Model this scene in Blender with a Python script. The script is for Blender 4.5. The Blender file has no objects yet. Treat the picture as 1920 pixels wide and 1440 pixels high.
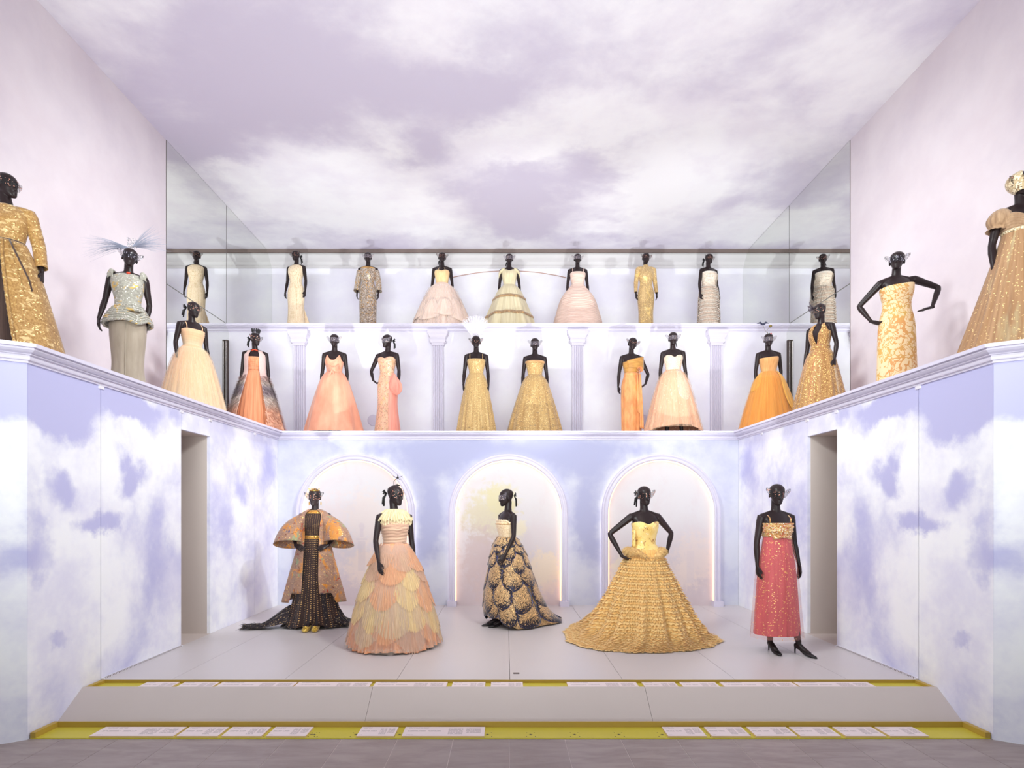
import bpy, bmesh, math, random
from mathutils import Vector, Matrix
pi = math.pi
random.seed(7)
SC = bpy.context.scene
COL = SC.collection
# ---------------------------------------------------------------- camera, world, light, exposure
EYE = 1.78
cd = bpy.data.cameras.new('camera'); cam = bpy.data.objects.new('camera', cd); COL.objects.link(cam)
cam.location = (-.033, 0, EYE); cam.rotation_euler = (pi/2, 0, 0)
cd.sensor_fit = 'HORIZONTAL'; cd.sensor_width = 36; cd.lens = 1060/1920*36
cd.shift_x = 11/1920; cd.shift_y = 236/1920; cd.clip_start = .05
SC.camera = cam
SC.view_settings.view_transform = 'Standard'; SC.view_settings.look = 'None'
SC.view_settings.exposure = .1; SC.view_settings.gamma = 1; SC.view_settings.use_curve_mapping = False
w = bpy.data.worlds.new('hall_light'); SC.world = w; w.use_nodes = True
w.node_tree.nodes['Background'].inputs[0].default_value = (.93, 1, .985, 1)
w.node_tree.nodes['Background'].inputs[1].default_value = .4
def lamp(name, kind, loc, target, energy, color=(1,1,1), **kw):
    l = bpy.data.lights.new(name, kind); l.energy = energy; l.color = color
    for k, v in kw.items(): setattr(l, k, v)
    o = bpy.data.objects.new(name, l); COL.objects.link(o); o.location = loc
    o.rotation_euler = (Vector(target)-Vector(loc)).to_track_quat('-Z', 'Y').to_euler()
    return o
# unseen area fills added to brighten ceiling, walls and gallery; then projectors, warm spots on the gowns
lamp('projector_bank', 'AREA', (0,-2,3.4), (0,11.8,7.3), 250, (.935,1,.985), shape='RECTANGLE', size=9, size_y=2, spread=1.35)
lamp('ceiling_wash', 'AREA', (0,.2,.5), (0,10.5,7.8), 84, (.935,1,.985), shape='RECTANGLE', size=6, size_y=1.5, spread=1.75)
for sx in (-1, 1):
    lamp('side_wash', 'AREA', (sx*2.4,3.3,6.3), (-sx*5.0,7.4,1.6), 70, (.93,1,.985), shape='RECTANGLE', size=1.2, size_y=1.2, spread=1.45)
    lamp('gallery_wash', 'AREA', (sx*1.2,5.9,7.65), (sx*5.6,9.2,3.7), 38, (.935,1,.985), shape='RECTANGLE', size=1.0, size_y=.6, spread=1.3)
lamp('projector_right', 'SPOT', (3.5,2.5,6.1), (-3.4,8.3,1.1), 800, (.95,1,1), spot_size=.36, spot_blend=.8, shadow_soft_size=.04)
lamp('projector_left', 'SPOT', (-1.9,-2.2,5.0), (-.95,9.15,.8), 420, (.95,1,1), spot_size=.30, spot_blend=1, shadow_soft_size=.05)
# three projectors sunk in the front edge of the stage throw the shadows on the ceiling
for x0, x1 in ((-1.95,-3.7), (.85,.1), (1.95,3.7)):
    lamp('projector_low', 'SPOT', (x0,5.06,.24), (x1,12.3,7.9), 1150, (.935,1,.985), spot_size=.58, spot_blend=.9, shadow_soft_size=.03)
for sx in (-1, 1):
    lamp('warm_spot', 'SPOT', (sx*2.2,2.6,7.5), (sx*1.0,7.0,1.2), 105, (1,.76,.5), spot_size=.75, spot_blend=.7, shadow_soft_size=.12)
    lamp('warm_spot', 'SPOT', (sx*2.4,5.0,7.6), (sx*4.6,8.0,4.0), 22, (1,.8,.58), spot_size=1.1, spot_blend=.7, shadow_soft_size=.12)
lamp('warm_spot', 'SPOT', (0,3.2,7.6), (0,10.2,4.0), 26, (1,.82,.62), spot_size=1.1, spot_blend=.8, shadow_soft_size=.15)

# ---------------------------------------------------------------- helpers
def lin(c):
    return tuple((x/12.92 if x <= .04045 else ((x+.055)/1.055)**2.4) for x in [k/255 for k in c[:3]]) + (1,)
def tag(o, label=None, cat=None, group=None, kind=None):
    if label: o['label'] = label
    if cat: o['category'] = cat
    if group: o['group'] = group
    if kind: o['kind'] = kind
    return o
def empty(name, loc, rz=0, label=None, cat=None, group=None):
    o = bpy.data.objects.new(name, None); COL.objects.link(o); o.location = loc; o.rotation_euler = (0,0,rz)
    o.empty_display_size = .1
    return tag(o, label, cat, group)
def lerp(a, b, t): return a+(b-a)*t
def sstep(a, b, x):
    t = min(1, max(0, (x-a)/(b-a))); return t*t*(3-2*t)
def interp(tab, x):          # tab sorted by first column, Catmull-Rom-ish smooth interpolation
    n = len(tab)
    if x <= tab[0][0]: return tab[0][1:]
    if x >= tab[-1][0]: return tab[-1][1:]
    for i in range(n-1):
        if tab[i][0] <= x <= tab[i+1][0]:
            h = tab[i+1][0]-tab[i][0]; t = (x-tab[i][0])/h
            out = []
            for k in range(1, len(tab[0])):
                p1, p2 = tab[i][k], tab[i+1][k]
                m1 = (p2-tab[i-1][k])/(tab[i+1][0]-tab[i-1][0])*h if i > 0 else p2-p1
                m2 = (tab[i+2][k]-p1)/(tab[i+2][0]-tab[i][0])*h if i < n-2 else p2-p1
                if (p2-p1)*m1 <= 0: m1 = 0
                if (p2-p1)*m2 <= 0: m2 = 0
                t2, t3 = t*t, t*t*t
                out.append((2*t3-3*t2+1)*p1+(t3-2*t2+t)*m1+(-2*t3+3*t2)*p2+(t3-t2)*m2)
            return out
class MB:
    def __init__(s): s.v = []; s.f = []; s.uv = []
    def add(s, vs, fs, uv=None):
        b = len(s.v); s.v += [tuple(v) for v in vs]; s.f += [tuple(i+b for i in f) for f in fs]
        s.uv += uv if uv else [(0,0,0)]*len(vs)
        return s
    def grid(s, fn, nu, nv, us=1, vs_=1):
        vs, uv = [], []
        for j in range(nv+1):
            for i in range(nu+1):
                vs.append(fn(i/nu, j/nv)); uv.append((i/nu*us, j/nv*vs_, 0))
        fs = [(j*(nu+1)+i, j*(nu+1)+i+1, (j+1)*(nu+1)+i+1, (j+1)*(nu+1)+i) for j in range(nv) for i in range(nu)]
        return s.add(vs, fs, uv)
    def tube(s, pts, rad, n=10, caps=True, flat=None):
        pts = [Vector(p) for p in pts]; m = len(pts)
        if not isinstance(rad, (list, tuple)): rad = [rad]*m
        t0 = (pts[1]-pts[0]).normalized()
        a = Vector(flat) if flat is not None else (Vector((0,0,1)) if abs(t0.z) < .9 else Vector((1,0,0)))
        u = (a-t0*a.dot(t0)).normalized()
        vs = []; uv = []
        for k in range(m):
            t = (pts[min(k+1,m-1)]-pts[max(k-1,0)]).normalized()
            u = (u-t*u.dot(t)).normalized(); v = t.cross(u)
            r = rad[k]; ra, rb = r if isinstance(r, (tuple, list)) else (r, r)
            for i in range(n):
                c = 2*pi*i/n; vs.append(pts[k]+u*ra*math.cos(c)+v*rb*math.sin(c)); uv.append((i/n, k/(m-1), 0))
        fs = [(k*n+i, k*n+(i+1)%n, (k+1)*n+(i+1)%n, (k+1)*n+i) for k in range(m-1) for i in range(n)]
        if caps: fs += [tuple(reversed(range(n))), tuple((m-1)*n+i for i in range(n))]
        return s.add(vs, fs, uv)
    def box(s, x0, x1, y0, y1, z0, z1):
        v = [(x,y,z) for z in (z0,z1) for y in (y0,y1) for x in (x0,x1)]
        return s.add(v, [(0,2,3,1),(4,5,7,6),(0,1,5,4),(2,6,7,3),(0,4,6,2),(1,3,7,5)])
    def ell(s, c, r, R=None, n=12, m=8):
        c = Vector(c); vs = []; fs = []
        for j in range(1, m):
            p = pi*j/m
            for i in range(n):
                q = 2*pi*i/n
                d = Vector((r[0]*math.sin(p)*math.cos(q), r[1]*math.sin(p)*math.sin(q), r[2]*math.cos(p)))
                vs.append(c+(R@d if R else d))
        top = len(vs); d = Vector((0,0,r[2])); d = R@d if R else d
        vs += [c+d, c-d]
        for j in range(m-2):
            for i in range(n): fs.append((j*n+i, (j+1)*n+i, (j+1)*n+(i+1)%n, j*n+(i+1)%n))
        for i in range(n):
            fs.append((top, i, (i+1)%n)); fs.append((top+1, (m-2)*n+(i+1)%n, (m-2)*n+i))
        return s.add(vs, fs)
    def prism(s, poly, z0, z1):      # poly of (x,y), counter-clockwise
        n = len(poly)
        return s.add([(x,y,z0) for x,y in poly]+[(x,y,z1) for x,y in poly],
            [tuple(reversed(range(n))), tuple(range(n,2*n))]+[(i,(i+1)%n,n+(i+1)%n,n+i) for i in range(n)])
    def mesh(s, name, mat=None, smooth=True):
        me = bpy.data.meshes.new(name); me.from_pydata(s.v, [], s.f)
        at = me.attributes.new('uvw', 'FLOAT_VECTOR', 'POINT')
        at.data.foreach_set('vector', [c for u in s.uv for c in u])
        if mat: me.materials.append(mat)
        if smooth: me.polygons.foreach_set('use_smooth', [True]*len(me.polygons))
        me.update(); return me
    def build(s, name, mat, parent=None, smooth=True, solid=0, loc=None, rot=None, label=None):
        o = bpy.data.objects.new(name, s.mesh(name, mat, smooth)); COL.objects.link(o)
        if parent: o.parent = parent
        if loc: o.location = loc
        if rot: o.rotation_euler = rot
        if solid:
            m = o.modifiers.new('thickness', 'SOLIDIFY'); m.thickness = solid; m.offset = 0
        if label: o['label'] = label
        return o
def inst(name, me, parent, loc=(0,0,0), rot=(0,0,0), sc=None):
    o = bpy.data.objects.new(name, me); COL.objects.link(o); o.parent = parent; o.location = loc; o.rotation_euler = rot
    if sc: o.scale = sc
    return o
# ---------------------------------------------------------------- materials
class NT:
    def __init__(s, name):
        s.m = bpy.data.materials.new(name); s.m.use_nodes = True; s.t = s.m.node_tree
        s.b = s.t.nodes['Principled BSDF']; s.out = s.t.nodes['Material Output']
    def put(s, sock, v):
        if isinstance(v, bpy.types.NodeSocket): s.t.links.new(v, sock)
        elif v is not None:
            if sock.type == 'RGBA' and len(v) == 3: v = (*v, 1)
            sock.default_value = v
    def nd(s, typ, ins=(), **kw):
        n = s.t.nodes.new(typ)
        for k, v in kw.items(): setattr(n, k, v)
        for k, v in dict(ins).items(): s.put(n.inputs[k], v)
        return n
    def math(s, op, a, b=0, c=0, clamp=False):
        return s.nd('ShaderNodeMath', {0:a, 1:b, 2:c}, operation=op, use_clamp=clamp).outputs[0]
    def vmul(s, a, b): return s.nd('ShaderNodeVectorMath', {0:a, 1:b}, operation='MULTIPLY').outputs[0]
    def vadd(s, a, b): return s.nd('ShaderNodeVectorMath', {0:a, 1:b}, operation='ADD').outputs[0]
    def mr(s, v, a, b, c=0, d=1, kind='SMOOTHSTEP'):
        return s.nd('ShaderNodeMapRange', {0:v, 1:a, 2:b, 3:c, 4:d}, interpolation_type=kind).outputs[0]
    def mix(s, f, a, b, blend='MIX'):
        n = s.t.nodes.new('ShaderNodeMix'); n.data_type = 'RGBA'; n.blend_type = blend
        s.put(n.inputs[0], f); s.put(n.inputs[6], a); s.put(n.inputs[7], b); return n.outputs[2]
    def noise(s, vec, scale, detail=4, rough=.55, dist=0):
        return s.nd('ShaderNodeTexNoise', {'Vector':vec, 'Scale':scale, 'Detail':detail, 'Roughness':rough, 'Distortion':dist})
    def vor(s, vec, scale, feature='F1', rnd=1):
        return s.nd('ShaderNodeTexVoronoi', {'Vector':vec, 'Scale':scale, 'Randomness':rnd}, feature=feature)
    def ramp(s, f, stops, interp='LINEAR'):
        n = s.t.nodes.new('ShaderNodeValToRGB'); r = n.color_ramp; r.interpolation = interp
        while len(r.elements) < len(stops): r.elements.new(.5)
        for e, (p, c) in zip(r.elements, stops): e.position = p; e.color = c
        s.put(n.inputs[0], f); return n.outputs[0]
    def bump(s, h, strength=.3, dist=.01):
        n = s.nd('ShaderNodeBump', {'Height':h, 'Strength':strength, 'Distance':dist}); s.put(s.b.inputs['Normal'], n.outputs[0])
    def set(s, **kw):
        for k, v in kw.items(): s.put(s.b.inputs[k.replace('_',' ')], v)
        return s
    def coord(s, kind):
        if kind == 'U': return s.nd('ShaderNodeAttribute', attribute_name='uvw').outputs['Vector']
        if kind == 'P': return s.nd('ShaderNodeNewGeometry').outputs['Position']
        return s.nd('ShaderNodeTexCoord').outputs['Object']
    def sep(s, v): return s.nd('ShaderNodeSeparateXYZ', {0:v}).outputs
    def comb(s, x, y, z): return s.nd('ShaderNodeCombineXYZ', {0:x, 1:y, 2:z}).outputs[0]
def plain(name, c, rough=.5, metal=0, var=.06, scale=6, spec=.5):
    n = NT(name); L = lin(c)
    f = n.noise(n.coord('O'), scale, 5).outputs[0]
    a = tuple(min(1, k*(1-var)) for k in L[:3]); b = tuple(min(1, k*(1+var)) for k in L[:3])
    n.set(Base_Color=n.mix(f, a, b), Roughness=rough, Metallic=metal, Specular_IOR_Level=spec)
    return n.m
def fabric(name, c1, c2=None, rough=.8, scale=(14,14,14), coord='O', det=4, layers=(), bump=.25, alpha=1, ramp=None, metal=0, lace=None, sheen=.25, contrast=(.3,.7)):
    n = NT(name); co = n.coord(coord); P = n.coord('O')
    f = n.noise(n.vmul(co, scale), 1, det).outputs[0]
    fm = n.mr(f, contrast[0], contrast[1])
    A = lin(c1); B = lin(c2) if c2 else tuple(k*.78 for k in A[:3])+(1,)
    if ramp:
        kind, stops = ramp
        xyz = n.sep(n.coord('U') if kind in 'uv' else P)
        src = xyz['uvz'.index(kind)] if kind != 'z' else xyz[2]
        src = n.math('ADD', src, n.math('MULTIPLY', n.math('SUBTRACT', n.noise(P, 9).outputs[0], .5), .09))
        col = n.ramp(src, [(p, lin(c)) for p, c in stops])
        col = n.mix(n.math('MULTIPLY', fm, .18), col, n.mix(.6, col, (.02,.015,.02,1)))
    else: col = n.mix(fm, A, B)
    M, R = metal, rough
    for L in layers:
        kind, sc, thr, c = L[:4]; lm = L[4] if len(L) > 4 else 0; lr = L[5] if len(L) > 5 else .3
        if kind == 'cells':
            v = n.vor(P, sc); mk = n.math('GREATER_THAN', n.sep(v.outputs['Color'])[0], thr)
        elif kind == 'dots':
            v = n.vor(P, sc, rnd=L[6] if len(L) > 6 else 1); mk = n.math('LESS_THAN', v.outputs['Distance'], thr)
        elif kind == 'udots':
            v = n.vor(n.vmul(n.coord('U'), sc), 1, rnd=.15); mk = n.math('LESS_THAN', v.outputs['Distance'], thr)
        elif kind == 'noise':
            v = n.noise(n.vadd(n.vmul(P, sc if isinstance(sc, tuple) else (sc,)*3), (L[6] if len(L) > 6 else 3.3, 1.7, .4)), 1, 5, .6, .8); mk = n.mr(v.outputs[0], thr, thr+.06)
        elif kind == 'unoise':
            v = n.noise(n.vmul(n.coord('U'), sc), 1, 3); mk = n.mr(v.outputs[0], thr, thr+.12)
        elif kind == 'rim':
            d = n.sep(n.coord('U'))[2]
            d = n.math('ADD', d, n.math('MULTIPLY', n.noise(P, 16, 4).outputs[0], .35))
            v = n.vor(P, sc); mk = n.math('LESS_THAN', n.sep(v.outputs['Color'])[0], n.mr(d, thr[0], thr[1], thr[2], thr[3]))
        col = n.mix(mk, col, lin(c))
        if lm: M = n.math('MULTIPLY_ADD', mk, lm, n.math('MULTIPLY', n.math('SUBTRACT', 1, mk), M if not isinstance(M, float) else M))
        if lr != rough: R = n.math('ADD', n.math('MULTIPLY', mk, lr), n.math('MULTIPLY', n.math('SUBTRACT', 1, mk), R))
    n.set(Base_Color=col, Roughness=R, Metallic=M, Sheen_Weight=sheen, Specular_IOR_Level=.3)
    if bump: n.bump(f, bump, .008)
    if lace:
        v = n.vor(P, lace[0], 'DISTANCE_TO_EDGE'); a = n.math('LESS_THAN', v.outputs['Distance'], lace[1])
        v2 = n.noise(P, lace[0]*.35, 3); a = n.math('MAXIMUM', a, n.math('GREATER_THAN', v2.outputs[0], lace[2]))
        n.set(Alpha=n.math('MAXIMUM', a, alpha))
    elif alpha < 1:
        n.set(Alpha=n.mr(n.noise(n.vmul(co, scale), 1.5, 3).outputs[0], .3, .7, alpha*.7, min(1, alpha*1.3)))
    return n.m
def cloud_mat(name, sky, cloud, shade, scale, lo, hi, blobs=(), warp=.35, fold=True, off=(0,0,0), stretch=(1,1,1)):
    """projected sky light put into the base colour: noise clouds, with soft masses placed in the wall's own metres"""
    n = NT(name); P = n.coord('P'); x, y, z = n.sep(P)[:3]
    if fold: x = n.math('ABSOLUTE', x)
    Q = n.vadd(n.comb(x, y, z), off)
    S = n.vmul(Q, stretch)
    n1 = n.noise(S, scale, 9, .56, .35); n2 = n.noise(S, scale*2.6, 8, .62, .2)
    W = n.vadd(n.comb(x, y, z), n.nd('ShaderNodeVectorMath', {0:n.nd('ShaderNodeVectorMath', {0:n.noise(S, scale*1.9, 7, .6).outputs['Color'], 1:(.5,.5,.5)}, operation='SUBTRACT').outputs[0], 'Scale':warp*2}, operation='SCALE').outputs[0])
    F = n.math('MULTIPLY_ADD', n2.outputs[0], .3, n.math('MULTIPLY', n1.outputs[0], .7))
    for c, r, amp in blobs:
        d = n.nd('ShaderNodeVectorMath', {0:n.nd('ShaderNodeVectorMath', {0:W, 1:c}, operation='SUBTRACT').outputs[0], 1:tuple(1/k for k in r)}, operation='MULTIPLY').outputs[0]
        l = n.nd('ShaderNodeVectorMath', {0:d}, operation='LENGTH').outputs['Value']
        F = n.math('ADD', F, n.mr(l, 0, 1, amp, 0))
    k = n.mr(F, lo, hi)
    body = n.mix(n.mr(n.noise(n.vadd(S,(4,2,7)), scale*1.7, 6, .6).outputs[0], .4, .68), lin(cloud), lin(shade))
    n.set(Base_Color=n.mix(k, lin(sky), body), Roughness=.75, Specular_IOR_Level=.15)
    return n.m
# ---------------------------------------------------------------- the hall
W, DB, YN = 3.74, 9.18, 4.376           # lower room: half width, back wall, near corner
W2, DM, DU = 5.57, 11.27, 13.35         # gallery: half width, middle back wall, top back wall
ZS, Z1, Z2, ZC = .23, 3.045, 5.46, 7.80 # stage, gallery ledge, top ledge, ceiling
YF = 5.17                               # front edge of the stage
white = plain('white_paint', (232,228,236), .5, var=.02)
mould_m = plain('moulding_paint', (218,212,230), .45, var=.02)
pil_m = plain('pilaster_paint', (214,207,222), .5, var=.02)
stage_m = plain('stage_paint', (210,202,202), .38, var=.02, scale=3)
riser_m = plain('riser_paint', (200,187,182), .55, var=.03, scale=2)
beige = plain('doorway_paint', (206,192,186), .7, var=.02)
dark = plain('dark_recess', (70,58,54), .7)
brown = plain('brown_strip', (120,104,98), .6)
yellow = plain('yellow_tray_paint', (205,190,62), .45, var=.04)
yellow_side = plain('yellow_edge_paint', (184,152,62), .5, var=.04)
def wl(px, py, n=.5):                    # a point of the side wall
    d = W*1060/abs(px-953); return (W, d, EYE+(956-py)*d/1060)
SKY = (192,190,228); CLD = (250,249,253); SHD = (228,225,244)
side_blobs = [((W,4.6,2.75),(2,.9,.42),-.55), ((W,5.5,2.85),(2,.55,.28),-.5), ((W,6.3,2.9),(2,.4,.2),-.15),
  ((W,5.62,2.10),(2,.36,.30),-.34), ((W,5.15,1.60),(2,.45,.16),-.34), ((W,4.75,1.93),(2,.32,.3),-.22), ((W,4.45,1.5),(2,.3,.35),-.2),
  ((W,6.05,1.35),(2,.35,.9),-.16), ((W,7.4,1.6),(2,.5,.7),-.16), ((W,8.9,2.4),(2,.5,.5),-.2), ((W,8.0,2.0),(2,.35,.3),-.15),
  ((W,4.7,1.1),(2,.6,.35),.25), ((W,5.0,2.25),(2,.4,.25),.25), ((W,6.2,2.45),(2,.5,.3),.25), ((W,4.75,.72),(2,.38,.10),-.20), ((W,5.1,.6),(2,.5,.3),.1)]
low_m = cloud_mat('sky_print_lower', SKY, CLD, SHD, .75, .30, .55, side_blobs, .42)
back_blobs = [((0,DB,2.75),(4,1,.3),-.14), ((1.28,DB,1.5),(.35,1,1.2),-.22), ((1.2,DB,.6),(.4,1,.5),.25), ((3.5,DB,1.6),(.6,1,1.2),.2), ((1.25,DB,2.5),(.7,1,.3),-.1)]
lowback_m = cloud_mat('sky_print_back', (178,179,210), (214,214,226), (198,198,220), .8, .36, .56, back_blobs, .25)
def ce(px, py):
    d = 6.02*1060/(956-py); return ((px-949)*d/1060-.033, d, ZC)
ceil_blobs = [(ce(640,365),(2.6,2.3,3),.34), (ce(470,330),(1.2,1.0,3),.2), (ce(770,400),(1.6,1.1,3),.2), (ce(960,265),(1.3,.55,3),.24), (ce(1130,225),(1.5,.9,3),.26),
  (ce(1300,330),(1.6,2.2,3),.2), (ce(1180,430),(1.5,.8,3),.26), (ce(1400,430),(1.6,1,3),.2), (ce(990,350),(1.5,1.6,3),-.2), (ce(980,420),(1.0,1.1,3),-.18), (ce(1100,330),(.9,.9,3),-.16), (ce(480,140),(3,1.6,3),-.14), (ce(820,170),(1.8,1.1,3),-.16),
  (ce(400,290),(1.3,.8,3),-.2), (ce(780,290),(.9,.7,3),-.18), (ce(850,50),(1.4,1.0,3),.1), (ce(1350,90),(3.2,1.8,3),.13), (ce(1620,150),(2,2,3),.1)]
ceil_m = cloud_mat('sky_print_ceiling', (212,204,222), (250,248,251), (240,235,243), .42, .36, .66, ceil_blobs, .9, fold=False, stretch=(1,1.15,1))
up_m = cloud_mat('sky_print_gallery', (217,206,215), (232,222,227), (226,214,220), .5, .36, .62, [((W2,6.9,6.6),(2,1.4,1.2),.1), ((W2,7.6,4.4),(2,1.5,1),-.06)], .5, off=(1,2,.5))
mid_m = cloud_mat('sky_print_pale', (220,215,230), (234,232,238), (228,223,234), .6, .34, .6, [], .4, off=(3,0,1))
top_m = cloud_mat('sky_print_top', (236,232,246), (250,249,252), (244,242,250), .55, .36, .62, [], .4, off=(7,0,2))

def struct(o): o['kind'] = 'structure'; return o
def quadwall(name, a, b, z0, z1, mat, parent=None, th=.12):    # slab behind the line a->b (room on the left of a->b)
    d = Vector((b[0]-a[0], b[1]-a[1])); l = d.length; d /= l; nrm = Vector((d.y, -d.x))*th
    mb = MB().prism([a, (a[0]+nrm.x, a[1]+nrm.y), (b[0]+nrm.x, b[1]+nrm.y), b], z0, z1)
    o = mb.build(name, mat, parent, smooth=False)
    return o if parent else struct(o)
# floor of the hall, its front rows as tiles
fl = NT('stone_tile'); P = fl.coord('P')
tone = fl.nd('ShaderNodeObjectInfo').outputs['Random']
v = fl.noise(fl.vmul(P,(1.2,5,1)), 2.2, 9, .65, .6).outputs[0]
c = fl.mix(fl.mr(v,.3,.72), lin((170,156,154)), lin((148,133,131)))
fl.set(Base_Color=fl.mix(fl.math('MULTIPLY', tone, .35), c, lin((142,126,124))), Roughness=.5); tile_m = fl.m
grout = plain('grout', (214,200,198), .8)
floor = struct(MB().box(-7,7,-5,DB,-.2,-.0025).build('floor', grout, smooth=False))
tw = .433; tl = .866
tmb = MB().box(-tw/2+.0025, tw/2-.0025, -tl+.0025, -.0025, -.0024, 0)
tme = tmb.mesh('tile', tile_m, False)
for r in range(10):
    for k in range(-14, 15):
        inst('tile', tme, floor, ((k+.5)*tw-.01, 4.386-r*tl, 0))
# the stage: joined boards, raised on a sloping riser, with two sunk label trays
stage = struct(MB().box(-W,W,YF+.02,DB,0,ZS-.03).build('stage_floor', beige, smooth=False))
xs = [-W,-3.09,-2.06,-1.03,0,1.03,2.06,3.09,W]
for i in range(8):
    MB().box(xs[i]+.002, xs[i+1]-.002, YF, DB, ZS-.03, ZS).build('stage_board', stage_m, stage, smooth=False)
YT, YR, ZT = 4.946, 4.63, .17
riser = struct(MB().box(-W,W,YT+.012,YF+.01,0,.12).build('stage_riser', beige, smooth=False))
for x0, x1 in ((-W,-1.20),(-1.20,1.18),(1.18,W)):
    x0 += .0015; x1 -= .0015
    pr = [(YR,0),(YT,ZS),(YT+.012,ZS),(YT+.012,ZS-.03),(YR+.06,0)]
    n = len(pr); m = MB()
    m.add([(x0,y,z) for y,z in pr]+[(x1,y,z) for y,z in pr], [tuple(range(n)), tuple(reversed(range(n,2*n)))]+[(i,n+i,n+(i+1)%n,(i+1)%n) for i in range(n)])
    m.build('riser_panel', riser_m, riser, smooth=False)
def tray(y0, y1, zb, zt, label):
    t = empty('label_tray', (0,(y0+y1)/2,zb), 0, label, 'tray'); h = (y1-y0)/2
    MB().box(-W+.01,W-.01,-h,h,0,.006).build('tray_base', yellow, t, smooth=False)
    MB().box(-W+.01,W-.01,h-.015,h,.006,zt-zb).build('tray_rim', yellow_side, t, smooth=False)
    for s in (-1,1):
        a, b = sorted((s*(W-.01), s*(W-.05)))
        MB().box(a,b,-h,h-.015,.006,zt-zb).build('tray_rim', yellow_side, t, smooth=False)
    return t
T1 = tray(YT+.015, YF-.004, ZS-.034, ZS-.002, 'long shallow yellow label tray sunk along the front edge of the white stage')
T2 = tray(4.392, YR-.004, .001, .05, 'long shallow yellow label tray on the tiled floor below the sloping riser')
star_mb = MB()
pts = [(math.sin(i*pi/5)*(.016 if i % 2 == 0 else .007), math.cos(i*pi/5)*(.016 if i % 2 == 0 else .007)) for i in range(10)]
star_mb.prism(list(reversed(pts)), 0, .0008); star_me = star_mb.mesh('star', dark, False)
hole_mb = MB().tube([(0,0,0),(0,0,.0009)], .0045, 8); hole_me = hole_mb.mesh('screw_hole', dark, False)
def star(t, x, y, holes=True):
    inst('star', star_me, t, (x,y,.0062))
    if holes:
        for a, b in ((-.03,.035),(.03,.035),(-.035,-.035),(.035,-.035)): inst('screw_hole', hole_me, t, (x+a,y+b,.0062))
def tx(px, d): return (px-949)*d/1060-.033
for px in (696,841,914,987,1060,1205,1276,1350): star(T1, tx(px,5.03), -.065, False)
for px in (508,585,590,668,750,914,995,1077,1160,1241,1320,1404): star(T2, tx(px,4.47), -.05)
# printed label plaques: grey lines of small print in columns
pm = NT('plaque_print'); u = pm.sep(pm.coord('U')); xx, yy = u[0], u[1]
cols = None
def inr(v, a, b): return pm.math('MULTIPLY', pm.math('GREATER_THAN', v, a), pm.math('LESS_THAN', v, b))
rows = pm.math('GREATER_THAN', pm.math('FRACT', pm.math('MULTIPLY', yy, 15)), .45)
words = pm.math('GREATER_THAN', pm.noise(pm.comb(pm.math('MULTIPLY', xx, 60), pm.math('FLOOR', pm.math('MULTIPLY', yy, 15)), u[2]), 1, 2).outputs[0], .43)
zone = pm.math('ADD', pm.math('MULTIPLY', inr(xx,.05,.30), inr(yy,.80,.93)), pm.math('MULTIPLY', inr(xx,.05,.27), inr(yy,.46,.60)))
zone = pm.math('ADD', zone, pm.math('MULTIPLY', inr(xx,.30,.46), inr(yy,.46,.60)))
zone = pm.math('ADD', zone, pm.math('MULTIPLY', inr(xx,.55,.73), inr(yy,.18,.80)))
zone = pm.math('ADD', zone, pm.math('MULTIPLY', inr(xx,.77,.95), inr(yy,.30,.80)))
zone = pm.math('ADD', zone, pm.math('MULTIPLY', inr(xx,.05,.14), inr(yy,.08,.16)))
ink = pm.math('MULTIPLY', pm.math('MULTIPLY', rows, words), pm.math('MINIMUM', zone, 1))
pm.set(Base_Color=pm.mix(pm.math('MULTIPLY', ink, .6), lin((238,222,222)), lin((110,96,98))), Roughness=.6); plaque_m = pm.m
plaque_edge = plain('plaque_edge', (226,196,150), .6)
def plaque(px0, px1, d0, d1, z, label, group):
    # edges of every plaque run away from the visitor, so take the front edge
    x0, x1 = tx(px0,d0), tx(px1,d0)
    t = empty('label_plaque', ((x0+x1)/2,(d0+d1)/2,z), 0, label, 'label', group); hw = (x1-x0)/2; hd = (d1-d0)/2
    MB().box(-hw,hw,-hd,hd,0,.012).build('plaque_board', plaque_edge, t, smooth=False)
    m = MB(); k = random.random()*20
    m.add([(-hw,-hd,.0125),(hw,-hd,.0125),(hw,hd,.0125),(-hw,hd,.0125)], [(0,1,2,3)], [(0,0,k),(1,0,k),(1,1,k),(0,1,k)])
    m.build('plaque_print', plaque_m, t, smooth=False)
ordn = ['leftmost','second from the left','third from the left','fourth from the left','fifth from the left','sixth from the left','seventh from the left','eighth from the left','ninth from the left','tenth from the left','eleventh from the left','rightmost']
up = [(254,317),(327,394),(400,545),(548,690),(697,836),(846,909),(920,981),(1066,1200),(1211,1275),(1284,1353),(1362,1501),(1505,1648)]
for i, (a, b) in enumerate(up):
    plaque(a, b, YT+.026, YF-.03, ZS-.0275, f'{"wide" if b-a>100 else "narrow"} white plaque in the upper yellow tray, {ordn[i]}', 'text plaques in the upper tray')
lo = [(167,325),(331,408),(415,490),(499,573),(668,739),(753,908),(1253,1325),(1335,1408),(1418,1495),(1501,1577),(1586,1662),(1669,1742)]
for i, (a, b) in enumerate(lo):
    plaque(a, b, 4.40, 4.585, .008, f'{"wide" if b-a>100 else "narrow"} white plaque in the lower yellow tray, {ordn[i]}', 'text plaques in the lower tray')
sk = empty('floor_socket', (tx(968,5.36),5.36,ZS), 0, 'small dark rectangular floor socket in the white stage near its front edge', 'socket')
MB().box(-.028,.028,-.02,.02,0,.003).build('socket_cover', dark, sk, smooth=False)
MB().box(-.022,.022,-.014,.014,.003,.0045).build('socket_lid', brown, sk, smooth=False)

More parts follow.
